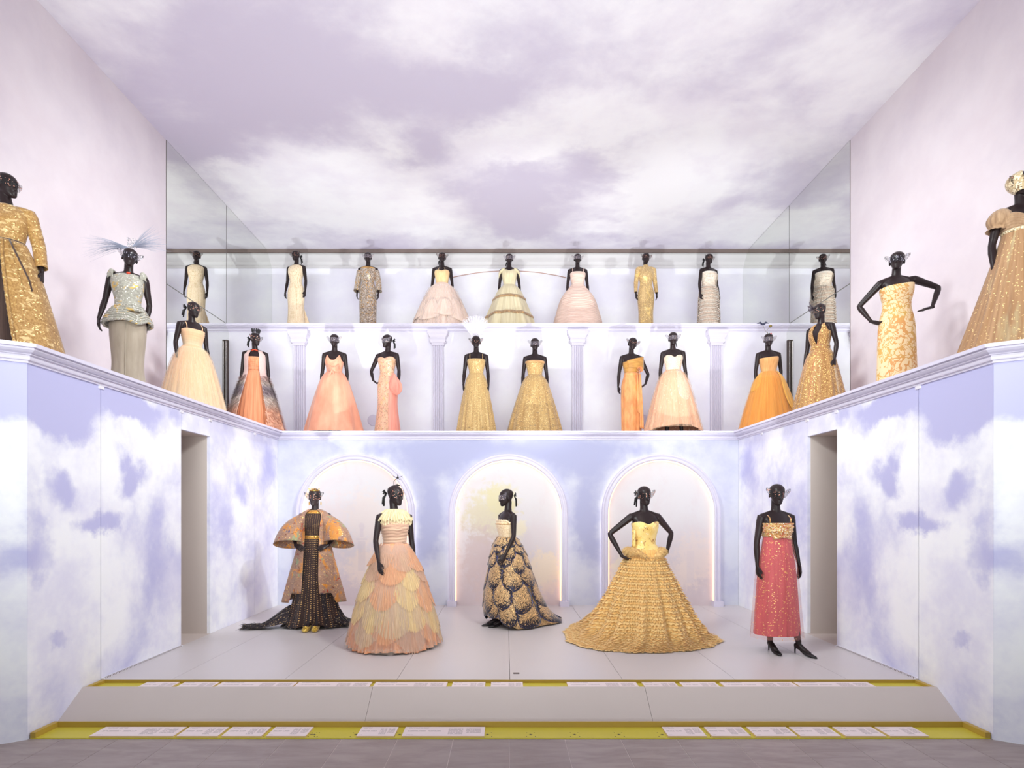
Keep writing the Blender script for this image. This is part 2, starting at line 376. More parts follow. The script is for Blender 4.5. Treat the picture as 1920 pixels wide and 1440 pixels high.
# lower walls. Side walls are hung with tall panels, a door opening in each
for s, side in ((-1,'left'),(1,'right')):
    wall = struct(empty('wall_'+side, (0,0,0)))
    def slab(y0, y1, z0, z1, mat=low_m, name='wall_panel'):
        a, b = sorted((s*W, s*(W+.04)))
        MB().box(a,b,y0+.003,y1-.003,z0,z1).build(name, mat, wall, smooth=False)
    dy0, dy1, dz = 6.45, 7.08, 2.70
    slab(YN,YF,0,2.93); slab(YF,dy0,0,2.93); slab(dy0,dy1,dz,2.93); slab(dy1,8.33,ZS,2.93); slab(8.33,DB,ZS,2.93)
    a, b = sorted((s*(W+.04), s*(W+.12)))
    for (y0,y1,z0,z1) in ((YN,dy0,0,2.99),(dy1,DB+.1,0,2.99),(dy0,dy1,dz,2.99)):
        MB().box(a,b,y0,y1,z0,z1).build('wall_core', beige, wall, smooth=False)
    # small brackets where the panel joints meet the cornice
    for y in (YF,dy0,dy1,8.33):
        a, b = sorted((s*W, s*(W-.012)))
        MB().box(a,b,y-.03,y+.03,2.885,2.93).build('joint_bracket', white, wall, smooth=False)
    # angled near end of the wall
    an = math.radians(33); ex = (s*(W+2.1*math.cos(an)), YN-2.1*math.sin(an))
    pa, pb = ((s*W,YN), ex) if s < 0 else (ex, (s*W,YN))
    quadwall('wall_'+side+'_end', pa, pb, 0, 2.93, low_m)
    door = struct(empty('door_'+('1' if s < 0 else '2'), (s*W,0,0)))
    x0, x1 = .02, 1.1
    def dbox(x0, x1, y0, y1, z0, z1, name):
        a, b = sorted((s*x0, s*x1)); MB().box(a,b,y0,y1,z0,z1).build(name, beige, door, smooth=False)
    dbox(.12,1.1,dy0-.04,dy0,ZS-.05,dz,'door_jamb'); dbox(.12,1.1,dy1,dy1+.04,ZS-.05,dz,'door_jamb')
    dbox(.12,1.1,dy0-.04,dy1+.04,dz,dz+.04,'door_soffit'); dbox(1.1,1.14,dy0-.04,dy1+.04,ZS-.05,dz+.04,'door_back'); dbox(.0,1.1,dy0,dy1,ZS-.05,ZS-.001,'door_sill')
    # slotted strip where the stage meets the wall
    m = MB(); a, b = sorted((s*(W-.03), s*W)); m.box(a,b,YF,dy0-.02,ZS,ZS+.012)
    st = struct(m.build('trim_'+('1' if s < 0 else '2'), white, smooth=False))
    m = MB()
    for k in range(62):
        y = YF+.02+k*.0197; a, b = sorted((s*(W-.0315), s*(W-.012))); m.box(a,b,y,y+.008,ZS+.003,ZS+.0128)
    o = m.build('slot', brown, st, smooth=False); o['kind'] = 'stuff'
    # gallery side wall
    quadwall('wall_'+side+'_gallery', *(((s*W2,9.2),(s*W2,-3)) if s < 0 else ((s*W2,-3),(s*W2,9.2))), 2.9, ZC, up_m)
quadwall('wall_back', (W,DB), (-W,DB), 0, 2.93, lowback_m)
# gallery decks
dk = MB(); an = math.radians(33)
ex = (W+2.1*math.cos(an), YN-2.1*math.sin(an))
for s in (-1,1):
    poly = [(s*(W+.0),YN),(s*ex[0],ex[1]),(s*6.0,ex[1]),(s*6.0,DM),(s*W,DM)]
    if s > 0: poly = list(reversed(poly))[::1]
    ar = sum(poly[i][0]*poly[(i+1)%5][1]-poly[(i+1)%5][0]*poly[i][1] for i in range(5))
    dk.prism(poly if ar > 0 else list(reversed(poly)), 2.93, Z1)
dk.box(-W,W,DB,DM,2.93,Z1)
struct(dk.build('gallery_floor', white, smooth=False))
struct(MB().box(-6,6,DM,DU+.1,5.33,Z2).build('gallery_floor_top', white, smooth=False))
# wall between the ledges, top wall, ceiling
quadwall('wall_back_middle', (W2,DM), (-W2,DM), Z1, 5.33, mid_m)
quadwall('wall_back_top', (W2,DU), (-W2,DU), Z2, ZC+.1, top_m)
struct(MB().box(-W2-.1,W2+.1,-3,13.06,ZC,ZC+.15).build('ceiling', ceil_m, smooth=False))
struct(MB().box(-W2-.1,W2+.1,13.06,13.09,ZC-.07,ZC+.15).build('trim_3', brown, smooth=False))  # brown strip painted in for the shadow gap where the ceiling ends
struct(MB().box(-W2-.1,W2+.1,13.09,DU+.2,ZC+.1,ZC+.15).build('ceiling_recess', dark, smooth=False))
# mouldings swept with mitred corners
def sweep(path, prof, name, mat, left=True):
    n = len(path); V = [Vector(p) for p in path]; nr = []
    for i in range(n-1):
        d = (V[i+1]-V[i]).normalized(); nr.append(Vector((-d.y,d.x)) if left else Vector((d.y,-d.x)))
    m = MB(); vs = []
    for i in range(n):
        a = nr[max(i-1,0)]; b = nr[min(i,n-2)]; mt = (a+b); mt = mt/(mt.dot(a))
        for p, z in prof: q = V[i]+mt*p; vs.append((q.x,q.y,z))
    k = len(prof); fs = [(i*k+j, i*k+j+1, (i+1)*k+j+1, (i+1)*k+j) for i in range(n-1) for j in range(k-1)]
    m.add(vs, fs); o = m.build(name, mat, smooth=False); return struct(o)
def corn(z0, z1, p):
    h = z1-z0; return [(-.02,z0),(.12*p,z0),(.12*p,z0+.14*h),(.26*p,z0+.14*h),(.30*p,z0+.20*h),(.34*p,z0+.34*h),(.30*p,z0+.36*h),(.30*p,z0+.42*h),(.46*p,z0+.42*h),(.50*p,z0+.47*h),(.44*p,z0+.49*h),(.66*p,z0+.56*h),(.82*p,z0+.66*h),(.84*p,z0+.72*h),(.78*p,z0+.73*h),(.78*p,z0+.78*h),(p,z0+.78*h),(p,z1),(-.02,z1)]
path = [(-ex[0],ex[1]),(-W,YN),(-W,DB),(W,DB),(W,YN),(ex[0],ex[1])]
sweep(path, corn(2.915,Z1+.001,.125), 'trim_4', mould_m, left=False)
sweep([(-W2,DM),(W2,DM)], corn(5.325,Z2+.001,.12), 'trim_5', mould_m, left=False)
sweep([(-W2,DU),(W2,DU)], [(-.02,7.48),(.03,7.48),(.03,7.52),(.06,7.54),(.09,7.60),(.16,7.66),(.2,7.72),(.2,7.9)], 'trim_6', plain('grey_white_paint', (214,210,212), .6, var=.02), left=False)
# thin bronze line drawn as an arch on the top wall
ap = []
for i in range(33):
    t = -1+i/16; ap.append((t*1.36+.03, DU-.012, 7.42-.16*t*t))
struct(MB().tube(ap, .009, 6).build('trim_7', plain('bronze_line', (190,150,135), .5)))

# mirrors on both gallery side walls: one below the top ledge and two above
mir = NT('mirror_glass'); mir.set(Base_Color=(.86,.875,.845,1), Metallic=1., Roughness=.0); mirror_m = mir.m
edge_m = plain('mirror_edge', (96,88,84), .4)
for s, side in ((-1,'left'),(1,'right')):
    for (y0,y1,z0,z1,what) in ((9.2,DM,Z1,Z2-.004,'below the top ledge'),(9.2,11.17,Z2+.004,ZC,'tall near one above the top ledge'),(11.178,DU,Z2+.004,ZC-.002,'far one beside the top row of mannequins')):
        t = empty('mirror_panel', (s*W2,(y0+y1)/2,z0), 0, f'frameless wall mirror on the {side} gallery wall, {what}', 'mirror')
        h = (y1-y0)/2; a, b = sorted((0,-s*.008))
        MB().box(a,b,-h+.004,h-.004,0.004,z1-z0-.004).build('mirror_glass', mirror_m, t, smooth=False)
        a, b = sorted((-s*.0005,-s*.0065))
        MB().box(a,b,-h,h,0,z1-z0).build('mirror_edge', edge_m, t, smooth=False)
# slim light towers in front of the joint of mirror and wall
steel = plain('brushed_steel', (196,190,192), .25, .9)
for s, side in ((-1,'left'),(1,'right')):
    t = empty('light_tower', (s*5.535,DM-.16,Z1), 0, f'slim black upright light housing beside the {side} mirror on the gallery ledge', 'light')
    MB().box(-.022,.022,0,.07,0,2.08).build('housing', dark, t, smooth=False)
    MB().box(-.009,.009,-.008,0,.03,2.05).build('front_strip', steel, t, smooth=False)
    MB().box(-.026,.026,-.02,.09,-.0,.02).build('base_plate', dark, t, smooth=False)

# pilasters under the top ledge
def pilaster(x, label):
    t = empty('pilaster', (x,DM-.002,Z1), 0, label, 'pilaster', 'white fluted pilasters on the middle wall')
    m = MB(); n = 5; w0 = .105
    sec = [(-w0,0),(-w0,-.09)]
    for i in range(n):
        a = -w0+.012+i*(2*w0-.024)/n; b = a+(2*w0-.024)/n
        sec += [(a+.003,-.09),(lerp(a,b,.3),-.058),(lerp(a,b,.7),-.058),(b-.003,-.09)]
    sec += [(w0,-.09),(w0,0)]
    k = len(sec); zz = [.0,2.0]
    m.add([(a,b,z) for z in zz for a,b in sec], [(i,i+1,k+i+1,k+i) for i in range(k-1)])
    m.build('shaft', pil_m, t, smooth=False)
    MB().box(-.135,.135,-.115,0,0,.05).box(-.12,.12,-.105,0,.05,.075).build('base', pil_m, t, smooth=False)
    c = MB(); c.box(-.12,.12,-.11,0,1.99,2.03); c.box(-.135,.135,-.125,0,2.03,2.045)
    c.box(-.15,.15,-.13,0,2.045,2.11); c.build('capital', pil_m, t, smooth=False)
    for s in (-1,1):
        pts = []
        for i in range(15):
            a = i/14*2.6*pi; r = .034*(1-i/17); pts.append((s*(.135+r*math.sin(a)), -.075, 2.06+r*math.cos(a)))
        MB().tube(pts, [(.055,.008)]*15, 6, flat=(0,1,0)).build('volute', pil_m, t)
    p = [(.15,2.11),(.15,2.13),(.165,2.15),(.185,2.19),(.19,2.2),(.2,2.21),(.2,2.255)]
    a = MB(); a.box(-.19,.19,-.165,0,2.18,2.282)
    a.add([v for (q,z) in p for v in ((-q,0,z),(-q,-q*.9,z),(q,-q*.9,z),(q,0,z))], [(4*i+j,4*i+j+1,4*i+5+j,4*i+4+j) for i in range(len(p)-1) for j in range(3)])
    a.build('abacus', pil_m, t, smooth=False)
for x, lb in ((-4.13,'leftmost white fluted pilaster beside the peach gown with the twisted bow'),(-1.38,'white fluted pilaster between the pink bow gown and the plumed gold gown'),(1.38,'white fluted pilaster right of the strapless gold gown'),(4.13,'rightmost white fluted pilaster beside the orange tulle gown')):
    pilaster(x, lb)
# round plates on the middle wall
for x, lb in ((-2.68,'pale round wall plate low on the middle wall beside the pink bow gown'),(2.71,'pale round wall plate low on the middle wall behind the peach ball gown')):
    t = empty('wall_plate', (x,DM-.002,Z1+.52), 0, lb, 'plate')
    m = MB().tube([(0,0,0),(0,-.012,0),(0,-.018,0)], [.112,.112,.104], 40); m.build('disc', plain('plate_paint', (206,198,216), .6, var=.01), t, smooth=False)

# lit arches on the lower back wall
led_w = NT('led_white'); led_w.set(Base_Color=(1,1,1,1), Emission_Color=(.95,.95,1,1), Emission_Strength=2.3); led_w = led_w.m
led_i = NT('led_soft_white'); led_i.set(Base_Color=(1,1,1,1), Emission_Color=(.97,.96,1,1), Emission_Strength=1.6); led_i = led_i.m
led_p = NT('led_peach'); led_p.set(Base_Color=(1,.8,.6,1), Emission_Color=(1,.60,.37,1), Emission_Strength=.95); led_p = led_p.m
def arch_path(R, zs, n=40):
    pts = [(-R,0,0)]+[(-R,0,zs*k/6) for k in range(1,6)]
    pts += [(-R*math.cos(pi*i/n), 0, zs+R*math.sin(pi*i/n)) for i in range(n+1)]
    return pts+[(R,0,zs*k/6) for k in range(5,0,-1)]+[(R,0,0)]
R0 = .955; ZSP = 2.68-R0-ZS
def mural(kind):
    n = NT('painted_mural'); P = n.coord('O'); x, y, z = n.sep(P)[:3]
    nz = n.noise(P, 2.2, 8, .6, .4).outputs[0]; fine = n.noise(P, 9, 8, .65, .3).outputs[0]
    base = n.mix(n.mr(z, .1, 1.6), lin((208,192,196)), lin((222,217,220)))
    base = n.mix(n.mr(nz, .45, .7, 0, .5), base, lin((218,204,208)))
    def blob(cx, cz, rx, rz, col, amt, tex=fine, k=.9):
        nonlocal base
        d = n.math('SQRT', n.math('ADD', n.math('POWER', n.math('ABSOLUTE', n.math('DIVIDE', n.math('SUBTRACT', x, cx), rx)), 2), n.math('POWER', n.math('ABSOLUTE', n.math('DIVIDE', n.math('SUBTRACT', z, cz), rz)), 2)))
        d = n.math('ADD', d, n.math('MULTIPLY', n.math('SUBTRACT', tex, .5), k*2.2))
        base = n.mix(n.mr(d, .45, 1.05, amt, 0), base, lin(col))
    def bar(x0, x1, z0, z1, col, amt):
        nonlocal base
        a = n.math('MULTIPLY', n.mr(x, x0, x0+.02), n.mr(x, x1, x1-.02)); b = n.math('MULTIPLY', n.mr(z, z0, z0+.02), n.mr(z, z1, z1-.02))
        base = n.mix(n.math('MULTIPLY', n.math('MULTIPLY', a, b), amt), base, lin(col))
    if kind == 1:
        blob(-.30,1.45,.5,.55,(214,202,166),.7); blob(-.12,1.72,.35,.35,(220,210,170),.7); blob(-.42,.75,.42,.7,(206,186,186),.8); blob(-.2,.35,.4,.4,(216,196,194),.6); blob(.6,.55,.38,.42,(236,216,190),.7); blob(.75,.2,.3,.3,(226,200,196),.5); blob(.15,1.25,.2,.2,(238,226,190),.6)
    elif kind == 0:
        blob(-.35,1.3,.35,.6,(226,212,212),.8); blob(.15,1.4,.4,.6,(228,214,210),.75); blob(.55,.8,.3,.6,(236,218,196),.7); blob(.2,.6,.5,.4,(234,214,202),.7)
        bar(.02,.16,.55,1.05,(206,192,196),.4); bar(.045,.06,.6,1.0,(240,232,236),.7); bar(.09,.105,.6,1.0,(240,232,236),.7); bar(-.01,.19,1.05,1.1,(206,190,198),.35); bar(.05,.13,1.1,1.25,(214,200,206),.6); blob(.09,1.28,.06,.08,(214,200,206),.6)
    else:
        blob(.55,.75,.4,.5,(230,212,206),.7); blob(.3,.45,.4,.3,(232,214,206),.6); blob(-.55,.5,.35,.4,(236,222,196),.6); blob(-.2,.3,.4,.3,(230,212,208),.5)
        bar(.42,.56,.35,.9,(218,204,206),.5); bar(.45,.53,.9,1.0,(222,208,210),.5)
    n.set(Base_Color=base, Roughness=.7, Specular_IOR_Level=.15); return n.m
for i, (x, lb) in enumerate(((-2.465,'left'),(0,'middle'),(2.465,'right'))):
    t = empty('arched_niche', (x,DB-.002,ZS), 0, f'{lb} of the three white lit archways around pale painted landscapes', 'arch')
    pth = arch_path(R0, ZSP); n = len(pth)
    prof = [(0,-.03),(0,-.085),(.012,-.1),(.03,-.1),(.036,-.088),(.062,-.088),(.068,-.1),(.085,-.1),(.098,-.085),(.098,-.035)]
    k = len(prof); vs = []
    for j, p in enumerate(pth):
        if p[2] <= ZSP: dx, dz = (1 if p[0] < 0 else -1), 0
        else: dx, dz = -p[0]/R0, -(p[2]-ZSP)/R0
        for (q, yy) in prof: vs.append((p[0]+dx*q, yy, p[2]+dz*q))
    MB().add(vs, [(j*k+a, j*k+a+1, (j+1)*k+a+1, (j+1)*k+a) for j in range(n-1) for a in range(k-1)]).build('moulding', mould_m, t)
    MB().tube([(a,-.022,c) for a,b,c in arch_path(R0-.010, ZSP)], .006, 6).build('outer_light_strip', led_w, t)
    MB().tube([(a,-.030,c) for a,b,c in arch_path(R0-.092, ZSP)], .006, 6).build('inner_light_strip', led_i, t)
    MB().tube([(a,-.050,c) for a,b,c in arch_path(R0-.104, ZSP)], [(.019,.02)]*n, 6, flat=(0,1,0)).build('peach_light_strip', led_p, t)
    pp = arch_path(R0-.10, ZSP)
    MB().add([(a,-.012,c) for a,b,c in pp], [tuple(range(n))]).build('mural', mural(i), t, smooth=False)
    for s in (-1,1):
        MB().box(s*(R0-.05)-.075,s*(R0-.05)+.075,-.14,-.0,0,.085).build('plinth', mould_m, t, smooth=False)
# ---------------------------------------------------------------- figures: shop mannequins in gowns
skin = NT('mannequin_black'); skin.set(Base_Color=skin.mix(skin.noise(skin.coord('O'),3).outputs[0], (.019,.0115,.0125,1), (.028,.017,.018,1)), Roughness=.36, Specular_IOR_Level=.26); skin_m = skin.m
shoe_m = plain('black_satin', (26,20,22), .45); ribbon_m = plain('black_ribbon', (28,24,28), .6)
def lace_mat(name, base, dot, edge=.05):
    n = NT(name); P = n.coord('O')
    v = n.vor(P, 55, 'DISTANCE_TO_EDGE'); a = n.math('LESS_THAN', v.outputs['Distance'], edge)
    d = n.vor(P, 75); s = n.math('LESS_THAN', d.outputs['Distance'], .33); s = n.math('MULTIPLY', s, n.math('GREATER_THAN', n.sep(d.outputs['Color'])[1], .45))
    rim = n.math('GREATER_THAN', n.sep(n.coord('U'))[2], .8)
    n.set(Base_Color=n.mix(s, lin(base), lin(dot)), Alpha=n.math('MAXIMUM', n.math('MAXIMUM', a, n.math('MAXIMUM', s, rim)), .32), Metallic=n.math('MULTIPLY', s, .5), Roughness=.4)
    return n.m
lace_dark = lace_mat('black_lace', (24,20,24), (214,150,130)); lace_pale = lace_mat('grey_lace', (120,112,124), (228,204,190)); lace_silver = lace_mat('silver_lace', (40,36,46), (226,222,240))

HH = .235
HT = [(0,.000,-.066,-.060),(.03,.020,-.082,-.045),(.1,.036,-.090,-.015),(.22,.051,-.090,.035),(.38,.062,-.091,.070),(.55,.071,-.094,.092),(.7,.075,-.091,.099),(.83,.069,-.076,.090),(.93,.047,-.046,.060),(.98,.026,-.020,.035),(1,.0,.008,.012)]
def head_point(a, q, off=0):
    wx, yf, yb = interp(HT, q); cy = (yf+yb)/2; hy = (yb-yf)/2
    return ((wx+off)*math.sin(a), cy-(hy+off)*math.cos(a), q*HH)
def head_mesh(mb, M):
    def fn(u, v):
        a = u*2*pi-pi; q = .5-.5*math.cos(pi*v)
        x, y, z = head_point(a, q)
        if math.cos(a) > .2:
            ax = abs(x)
            nose = math.exp(-(x/.0105)**2)*.027*(sstep(.53,.34,q) if q > .34 else sstep(.27,.315,q))
            sock = .012*math.exp(-((ax-.030)/.016)**2-((q-.49)/.055)**2)
            brow = .005*math.exp(-((ax-.03)/.025)**2-((q-.60)/.05)**2)
            lips = .007*math.exp(-(x/.02)**2-((q-.185)/.035)**2)-.004*math.exp(-(x/.02)**2-((q-.188)/.008)**2)
            chin = .005*math.exp(-(x/.02)**2-((q-.06)/.04)**2)
            cheek = .004*math.exp(-((ax-.042)/.018)**2-((q-.36)/.06)**2)
            y -= nose-sock+brow+lips+chin+cheek
        return M@Vector((x,y,z))
    mb.grid(fn, 40, 34)
    for s in (-1,1):
        mb.ell(M@Vector((s*.03,-.079,.49*HH)), (.013,.009,.008))
        mb.ell(M@Vector((s*.074,.012,.45*HH)), (.008,.019,.031), M.to_3x3()@Matrix.Rotation(s*.25,3,'Z'))
TT = [(.70,.150,.090,.095,0),(.82,.168,.100,.104,0),(.90,.174,.103,.122,.0),(.98,.168,.104,.118,0),(1.06,.142,.098,.098,0),(1.14,.116,.086,.076,0),(1.20,.117,.085,.074,0),(1.28,.134,.106,.082,0),(1.345,.147,.124,.088,0),(1.40,.153,.106,.092,0),(1.45,.157,.080,.092,.004),(1.49,.135,.062,.080,.012),(1.515,.088,.050,.062,.016),(1.54,.052,.044,.046,.018)]
def tor(z): return interp(TT, z)
def tpt(t, z, off=0, T=None):
    rx, yf, yb, cy = interp(T or TT, z)
    c, s = math.cos(t), math.sin(t); ry = yf if c > 0 else yb
    e = .9
    return ((rx+off)*math.copysign(abs(s)**e, s), cy-(ry+off)*math.copysign(abs(c)**e, c), z)
def hand(mb, w, d, n, curl=.35, fist=False, r=.0085, spread=1):
    w = Vector(w); d = Vector(d).normalized(); n = Vector(n); n = (n-d*n.dot(d)).normalized(); return _hand(mb, w, d, n, curl, r, spread)
def _hand(mb, w, d, n, curl, r, spread, flip=[1]):
    s = flip[0]*d.cross(n)
    mb.tube([w-d*.02, w+d*.01, w+d*.04, w+d*.082, w+d*.094], [(.021,.019),(.022,.017),(.036,.016),(.040,.014),(.034,.010)], 12, flat=s)
    for k, (o, L) in enumerate(((.0305,.071),(.0105,.081),(-.0100,.076),(-.0295,.059))):
        p = w+d*(.084-abs(k-1.2)*.004)+s*o; dd = (d+s*o*2.2*spread).normalized(); pts = [p-d*.012, p]; c = curl*(1+.12*k)
        for seg in (.45,.32,.23):
            dd = (dd+n*c*.8).normalized(); p = p+dd*L*seg; pts.append(p)
        mb.tube(pts, [r,r,r*.94,r*.86,r*.66], 8)
    p = w+d*.022+s*.022; dd = (d*.75+s*.55+n*.35).normalized()
    mb.tube([p-dd*.01, p+dd*.03, p+dd*.03+(dd*.8+d*.4)*.024, p+dd*.03+(dd*.5+d*.8)*.042], [r*1.35,r*1.2,r,r*.75], 8)
BODIES = []
def arm(mb, s, spec, fine=.0085):
    S = Vector(spec.get('S', (s*.172,.010,1.468))); E = Vector(spec['E']); Wp = Vector(spec['W']); d = Vector(spec['d'])
    u = (E-S).normalized(); f = (Wp-E).normalized()
    pts = [S-u*.015-Vector((s*.03,0,-.0)), S, lerp(S,E,.15), lerp(S,E,.35), lerp(S,E,.65), lerp(S,E,.9), E+(f-u)*.006, lerp(E,Wp,.1), lerp(E,Wp,.28), lerp(E,Wp,.6), lerp(E,Wp,.88), Wp]
    mb.tube(pts, [.034,.045,.044,.040,.036,.0315,.031,.031,.033,.027,.0205,.0195], 12)
    n = Vector(spec.get('n', (-s,0,0)))
    _d = d.normalized(); n = (n-_d*n.dot(_d)).normalized()
    want = Vector(spec.get('thumb', (0,-1,.1)))
    flip = [1 if _d.cross(n).dot(want) >= 0 else -1]
    _hand(mb, Wp, _d, n, spec.get('curl',.3), fine, 1, flip)
def down(s, fwd=0., out=0., curl=.32): return dict(E=(s*(.212+out*.5),.022,1.185), W=(s*(.228+out),-.03-fwd,.945), d=(-s*.03,-.13-fwd,-1), curl=curl)
def hip(s, out=.40, ez=1.27, ey=.07, wz=1.04, wx=.235, wy=-.01): return dict(E=(s*out,ey,ez), W=(s*wx,wy,wz), d=(-s*.75,-.25,-.6), n=(-s*.6,.2,.75), thumb=(0,1,.2), curl=.25)
SHOES = []
def shoe(T, x, y, yaw, mat=None, name='shoe'):
    m = MB(); R = Matrix.Translation((x,y,0))@Matrix.Rotation(yaw,4,'Z')
    P = lambda a: R@Vector(a)
    m.tube([P((0,.075,.085)),P((0,.06,.088)),P((0,.0,.07)),P((0,-.07,.028)),P((0,-.125,.020)),P((0,-.18,.013)),P((0,-.205,.010))], [(.012,.018),(.026,.03),(.030,.026),(.038,.021),(.040,.018),(.026,.013),(.006,.006)], 12, flat=(1,0,0))
    m.tube([P((0,.062,.075)),P((0,.07,.04)),P((0,.07,0))], [.016,.008,.006], 8)
    m.build(name, mat or shoe_m, T)
def flat_shoe(T, x, y, yaw, mat):
    m = MB(); R = Matrix.Translation((x,y,0))@Matrix.Rotation(yaw,4,'Z'); P = lambda a: R@Vector(a)
    m.tube([P((0,.10,.03)),P((0,.085,.035)),P((0,.0,.04)),P((0,-.08,.036)),P((0,-.14,.030)),P((0,-.165,.026))], [(.012,.012),(.030,.034),(.038,.038),(.046,.034),(.040,.028),(.012,.010)], 12, flat=(1,0,0))
    m.tube([P((-.03,-.11,.064)),P((0,-.115,.072)),P((.03,-.11,.064))], [.006,.012,.006], 6)
    m.build('shoe', mat, T)
def figure(px, d, z, yaw, label, head=(0,0,0), L=None, R=None, voxel=.0085, feet=((-.075,0,0),(.075,0,0)), shoes=True, legs=True, mask=lace_dark, ribbon=0, fine=.0085, wings=1., x=None, group=None, mask_on=True):
    """head = yaw, nod, tilt of the head in degrees"""
    X = tx(px, d) if x is None else x
    T = empty('dressed_mannequin', (X,d,z), math.radians(yaw), label, 'mannequin', group)
    mb = MB()
    mb.grid(lambda u,v: tpt(u*2*pi-pi, lerp(.70,1.54,v)), 40, 46)
    b = len(mb.v)  # close the torso ends
    lowr = [tpt(i/24*2*pi, .70) for i in range(24)]; mb.add(lowr+[(0,0,.69)], [(i,24,(i+1)%24) for i in range(24)])
    upr = [tpt(i/24*2*pi, 1.54) for i in range(24)]; mb.add(upr+[(0,.018,1.56)], [(i,(i+1)%24,24) for i in range(24)])
    piv = Vector((0,.008,1.600)); hy, hn, ht = [math.radians(a) for a in head]
    H = Matrix.Translation(piv)@Matrix.Rotation(hy,4,'Z')@Matrix.Rotation(ht,4,'Y')@Matrix.Rotation(hn,4,'X')
    neck = H@Vector((0,.022,.05))
    mb.tube([(0,.022,1.46),(0,.020,1.52),lerp(Vector((0,.018,1.53)),neck,.45),neck,H@Vector((0,.02,.09))], [.075,.054,.0465,.0455,.045], 16)
    for s in (-1,1): mb.tube([(s*.03,.015,1.515),(s*.09,.012,1.497),(s*.165,.010,1.470)], [.040,.038,.040], 12)
    head_mesh(mb, H)
    arm(mb, -1, L or down(-1), fine); arm(mb, 1, R or down(1), fine)
    low = MB()
    if legs:
        for i, (fx, fy, fr) in enumerate(feet):
            s = -1 if i == 0 else 1; c, q = math.cos(fr), math.sin(fr)
            an = Vector((fx, fy+.035, .13)); toe = Vector((fx+math.sin(fr)*.12, fy-.12*math.cos(fr), .03))
            low.tube([(s*.085,0,.80),lerp(Vector((s*.085,0,.80)),an,.25),lerp(Vector((s*.08,-.005,.80)),an,.48),lerp(Vector((s*.08,.02,.80)),an,.65),an,(fx,fy+.03,.095),(fx+math.sin(fr)*.04,fy-.05*math.cos(fr),.055),toe], [.088,.074,.050,.052,.030,.030,.030,.022], 12)
            if shoes: shoe(T, fx, fy, -fr if False else fr)
    me = mb.mesh('body', skin_m); o = bpy.data.objects.new('body', me); COL.objects.link(o); o.parent = T
    r = o.modifiers.new('union', 'REMESH'); r.mode = 'VOXEL'; r.voxel_size = voxel; r.use_smooth_shade = True
    sm = o.modifiers.new('smooth', 'SMOOTH'); sm.factor = .5; sm.iterations = 4 if voxel < .006 else 2
    BODIES.append((o, low))
    # lace mask, wings standing off the temples
    MK = None
    if mask_on:
        m = MB()
        def mk(u, v):
            q = u*2-1; a = q*1.75; aq = abs(q)
            half = .034*(1-.5*max(0,aq-.72)/.28)
            flare = wings*sstep(.5,1,aq)
            zc = .122+.012*flare+.030*flare*flare
            z = zc+(v*2-1)*half*(1-.72*sstep(.78,1,aq)) + (.018*flare*(v))
            fr = min(.97,max(.05,z/HH)) if aq < .6 else .53
            x, y, _ = head_point(a if aq < .75 else math.copysign(.75*1.75+(aq-.75)*.5, q), fr, .009)
            x += math.copysign(.050*flare*flare, q); y += -.012*flare
            if aq < .22: y -= .014*(1-aq/.22)*(1-v)
            return H@Vector((x,y,z))
        nu, nv = 36, 8
        m.grid(mk, nu, nv)
        m.uv = [(u, v, 1 if (v < .02 or v > .98 or u < .03 or u > .97) else 0) for u, v, _ in m.uv]
        MK = m.build('mask', mask, T)
    if ribbon:
        m = MB(); s = ribbon
        c = Vector((s*.03,.098,.135))
        for k, (ax, az) in enumerate(((.05,.02),(.045,-.005))):
            m.tube([H@c, H@(c+Vector((s*ax*.6,.02,az+.012))), H@(c+Vector((s*ax,.02,az))), H@(c+Vector((s*ax*.5,.014,az-.008))), H@c], [(.004,.003),(.012,.003),(.009,.003),(.010,.003),(.004,.003)], 6)
        for dx, L_ in ((.05,.13),(.025,.15)):
            e = H@c; m.tube([e, e+Vector((0,0,0))+ (H.to_3x3()@Vector((s*dx*.7,.02,-L_*.4))), e+(H.to_3x3()@Vector((s*dx,.012,-L_)))], [(.005,.002),(.011,.002),(.010,.002)], 6)
        m.build('ribbon_bow', ribbon_m, MK or T)
    T['_H'] = 0; del T['_H']
    return T, H
def finish_bodies():
    dg = bpy.context.evaluated_depsgraph_get()
    for o, low in BODIES:
        me = bpy.data.meshes.new_from_object(o.evaluated_get(dg)); old = o.data
        o.modifiers.clear()
        if low.v:
            bm = bmesh.new(); bm.from_mesh(me); lm = low.mesh('tmp'); bm.from_mesh(lm); bm.to_mesh(me); bm.free(); bpy.data.meshes.remove(lm)
        me.polygons.foreach_set('use_smooth', [True]*len(me.polygons)); o.data = me; me.name = 'body'
        if not me.materials: me.materials.append(skin_m)
        bpy.data.meshes.remove(old)

# ---- dress pieces
def bodice(T, mat, top, bot=1.15, off=.009, name='bodice', back=None, nv=22, solid=.004, bust=1., wrinkle=0, z2=None):
    f = top if callable(top) else (lambda t: top)
    rnd = random.Random(sum(map(ord, mat.name))); ph = rnd.random()*6
    def fn(u, v):
        t = u*2*pi-pi; c = math.cos(t); zt = f(t)
        if back is not None: zt = lerp(zt, back, sstep(.1,-.7,c))
        z = lerp(zt, bot, v)
        o = off + (wrinkle*(math.sin(v*46+2.2*math.sin(t*1.0+ph)+ph)*.5+.5) if wrinkle else 0)
        return tpt(t, z, o)
    return MB().grid(fn, 64, nv).build(name, mat, T, solid=solid)
def sweet(h=1.40, dip=.035, side=.0): return lambda t: h+.012-(dip*math.exp(-(t/.22)**2))-.03*sstep(.8,1.4,abs(t))
def straight(h=1.395): return lambda t: h-.012*sstep(.7,1.5,abs(t))
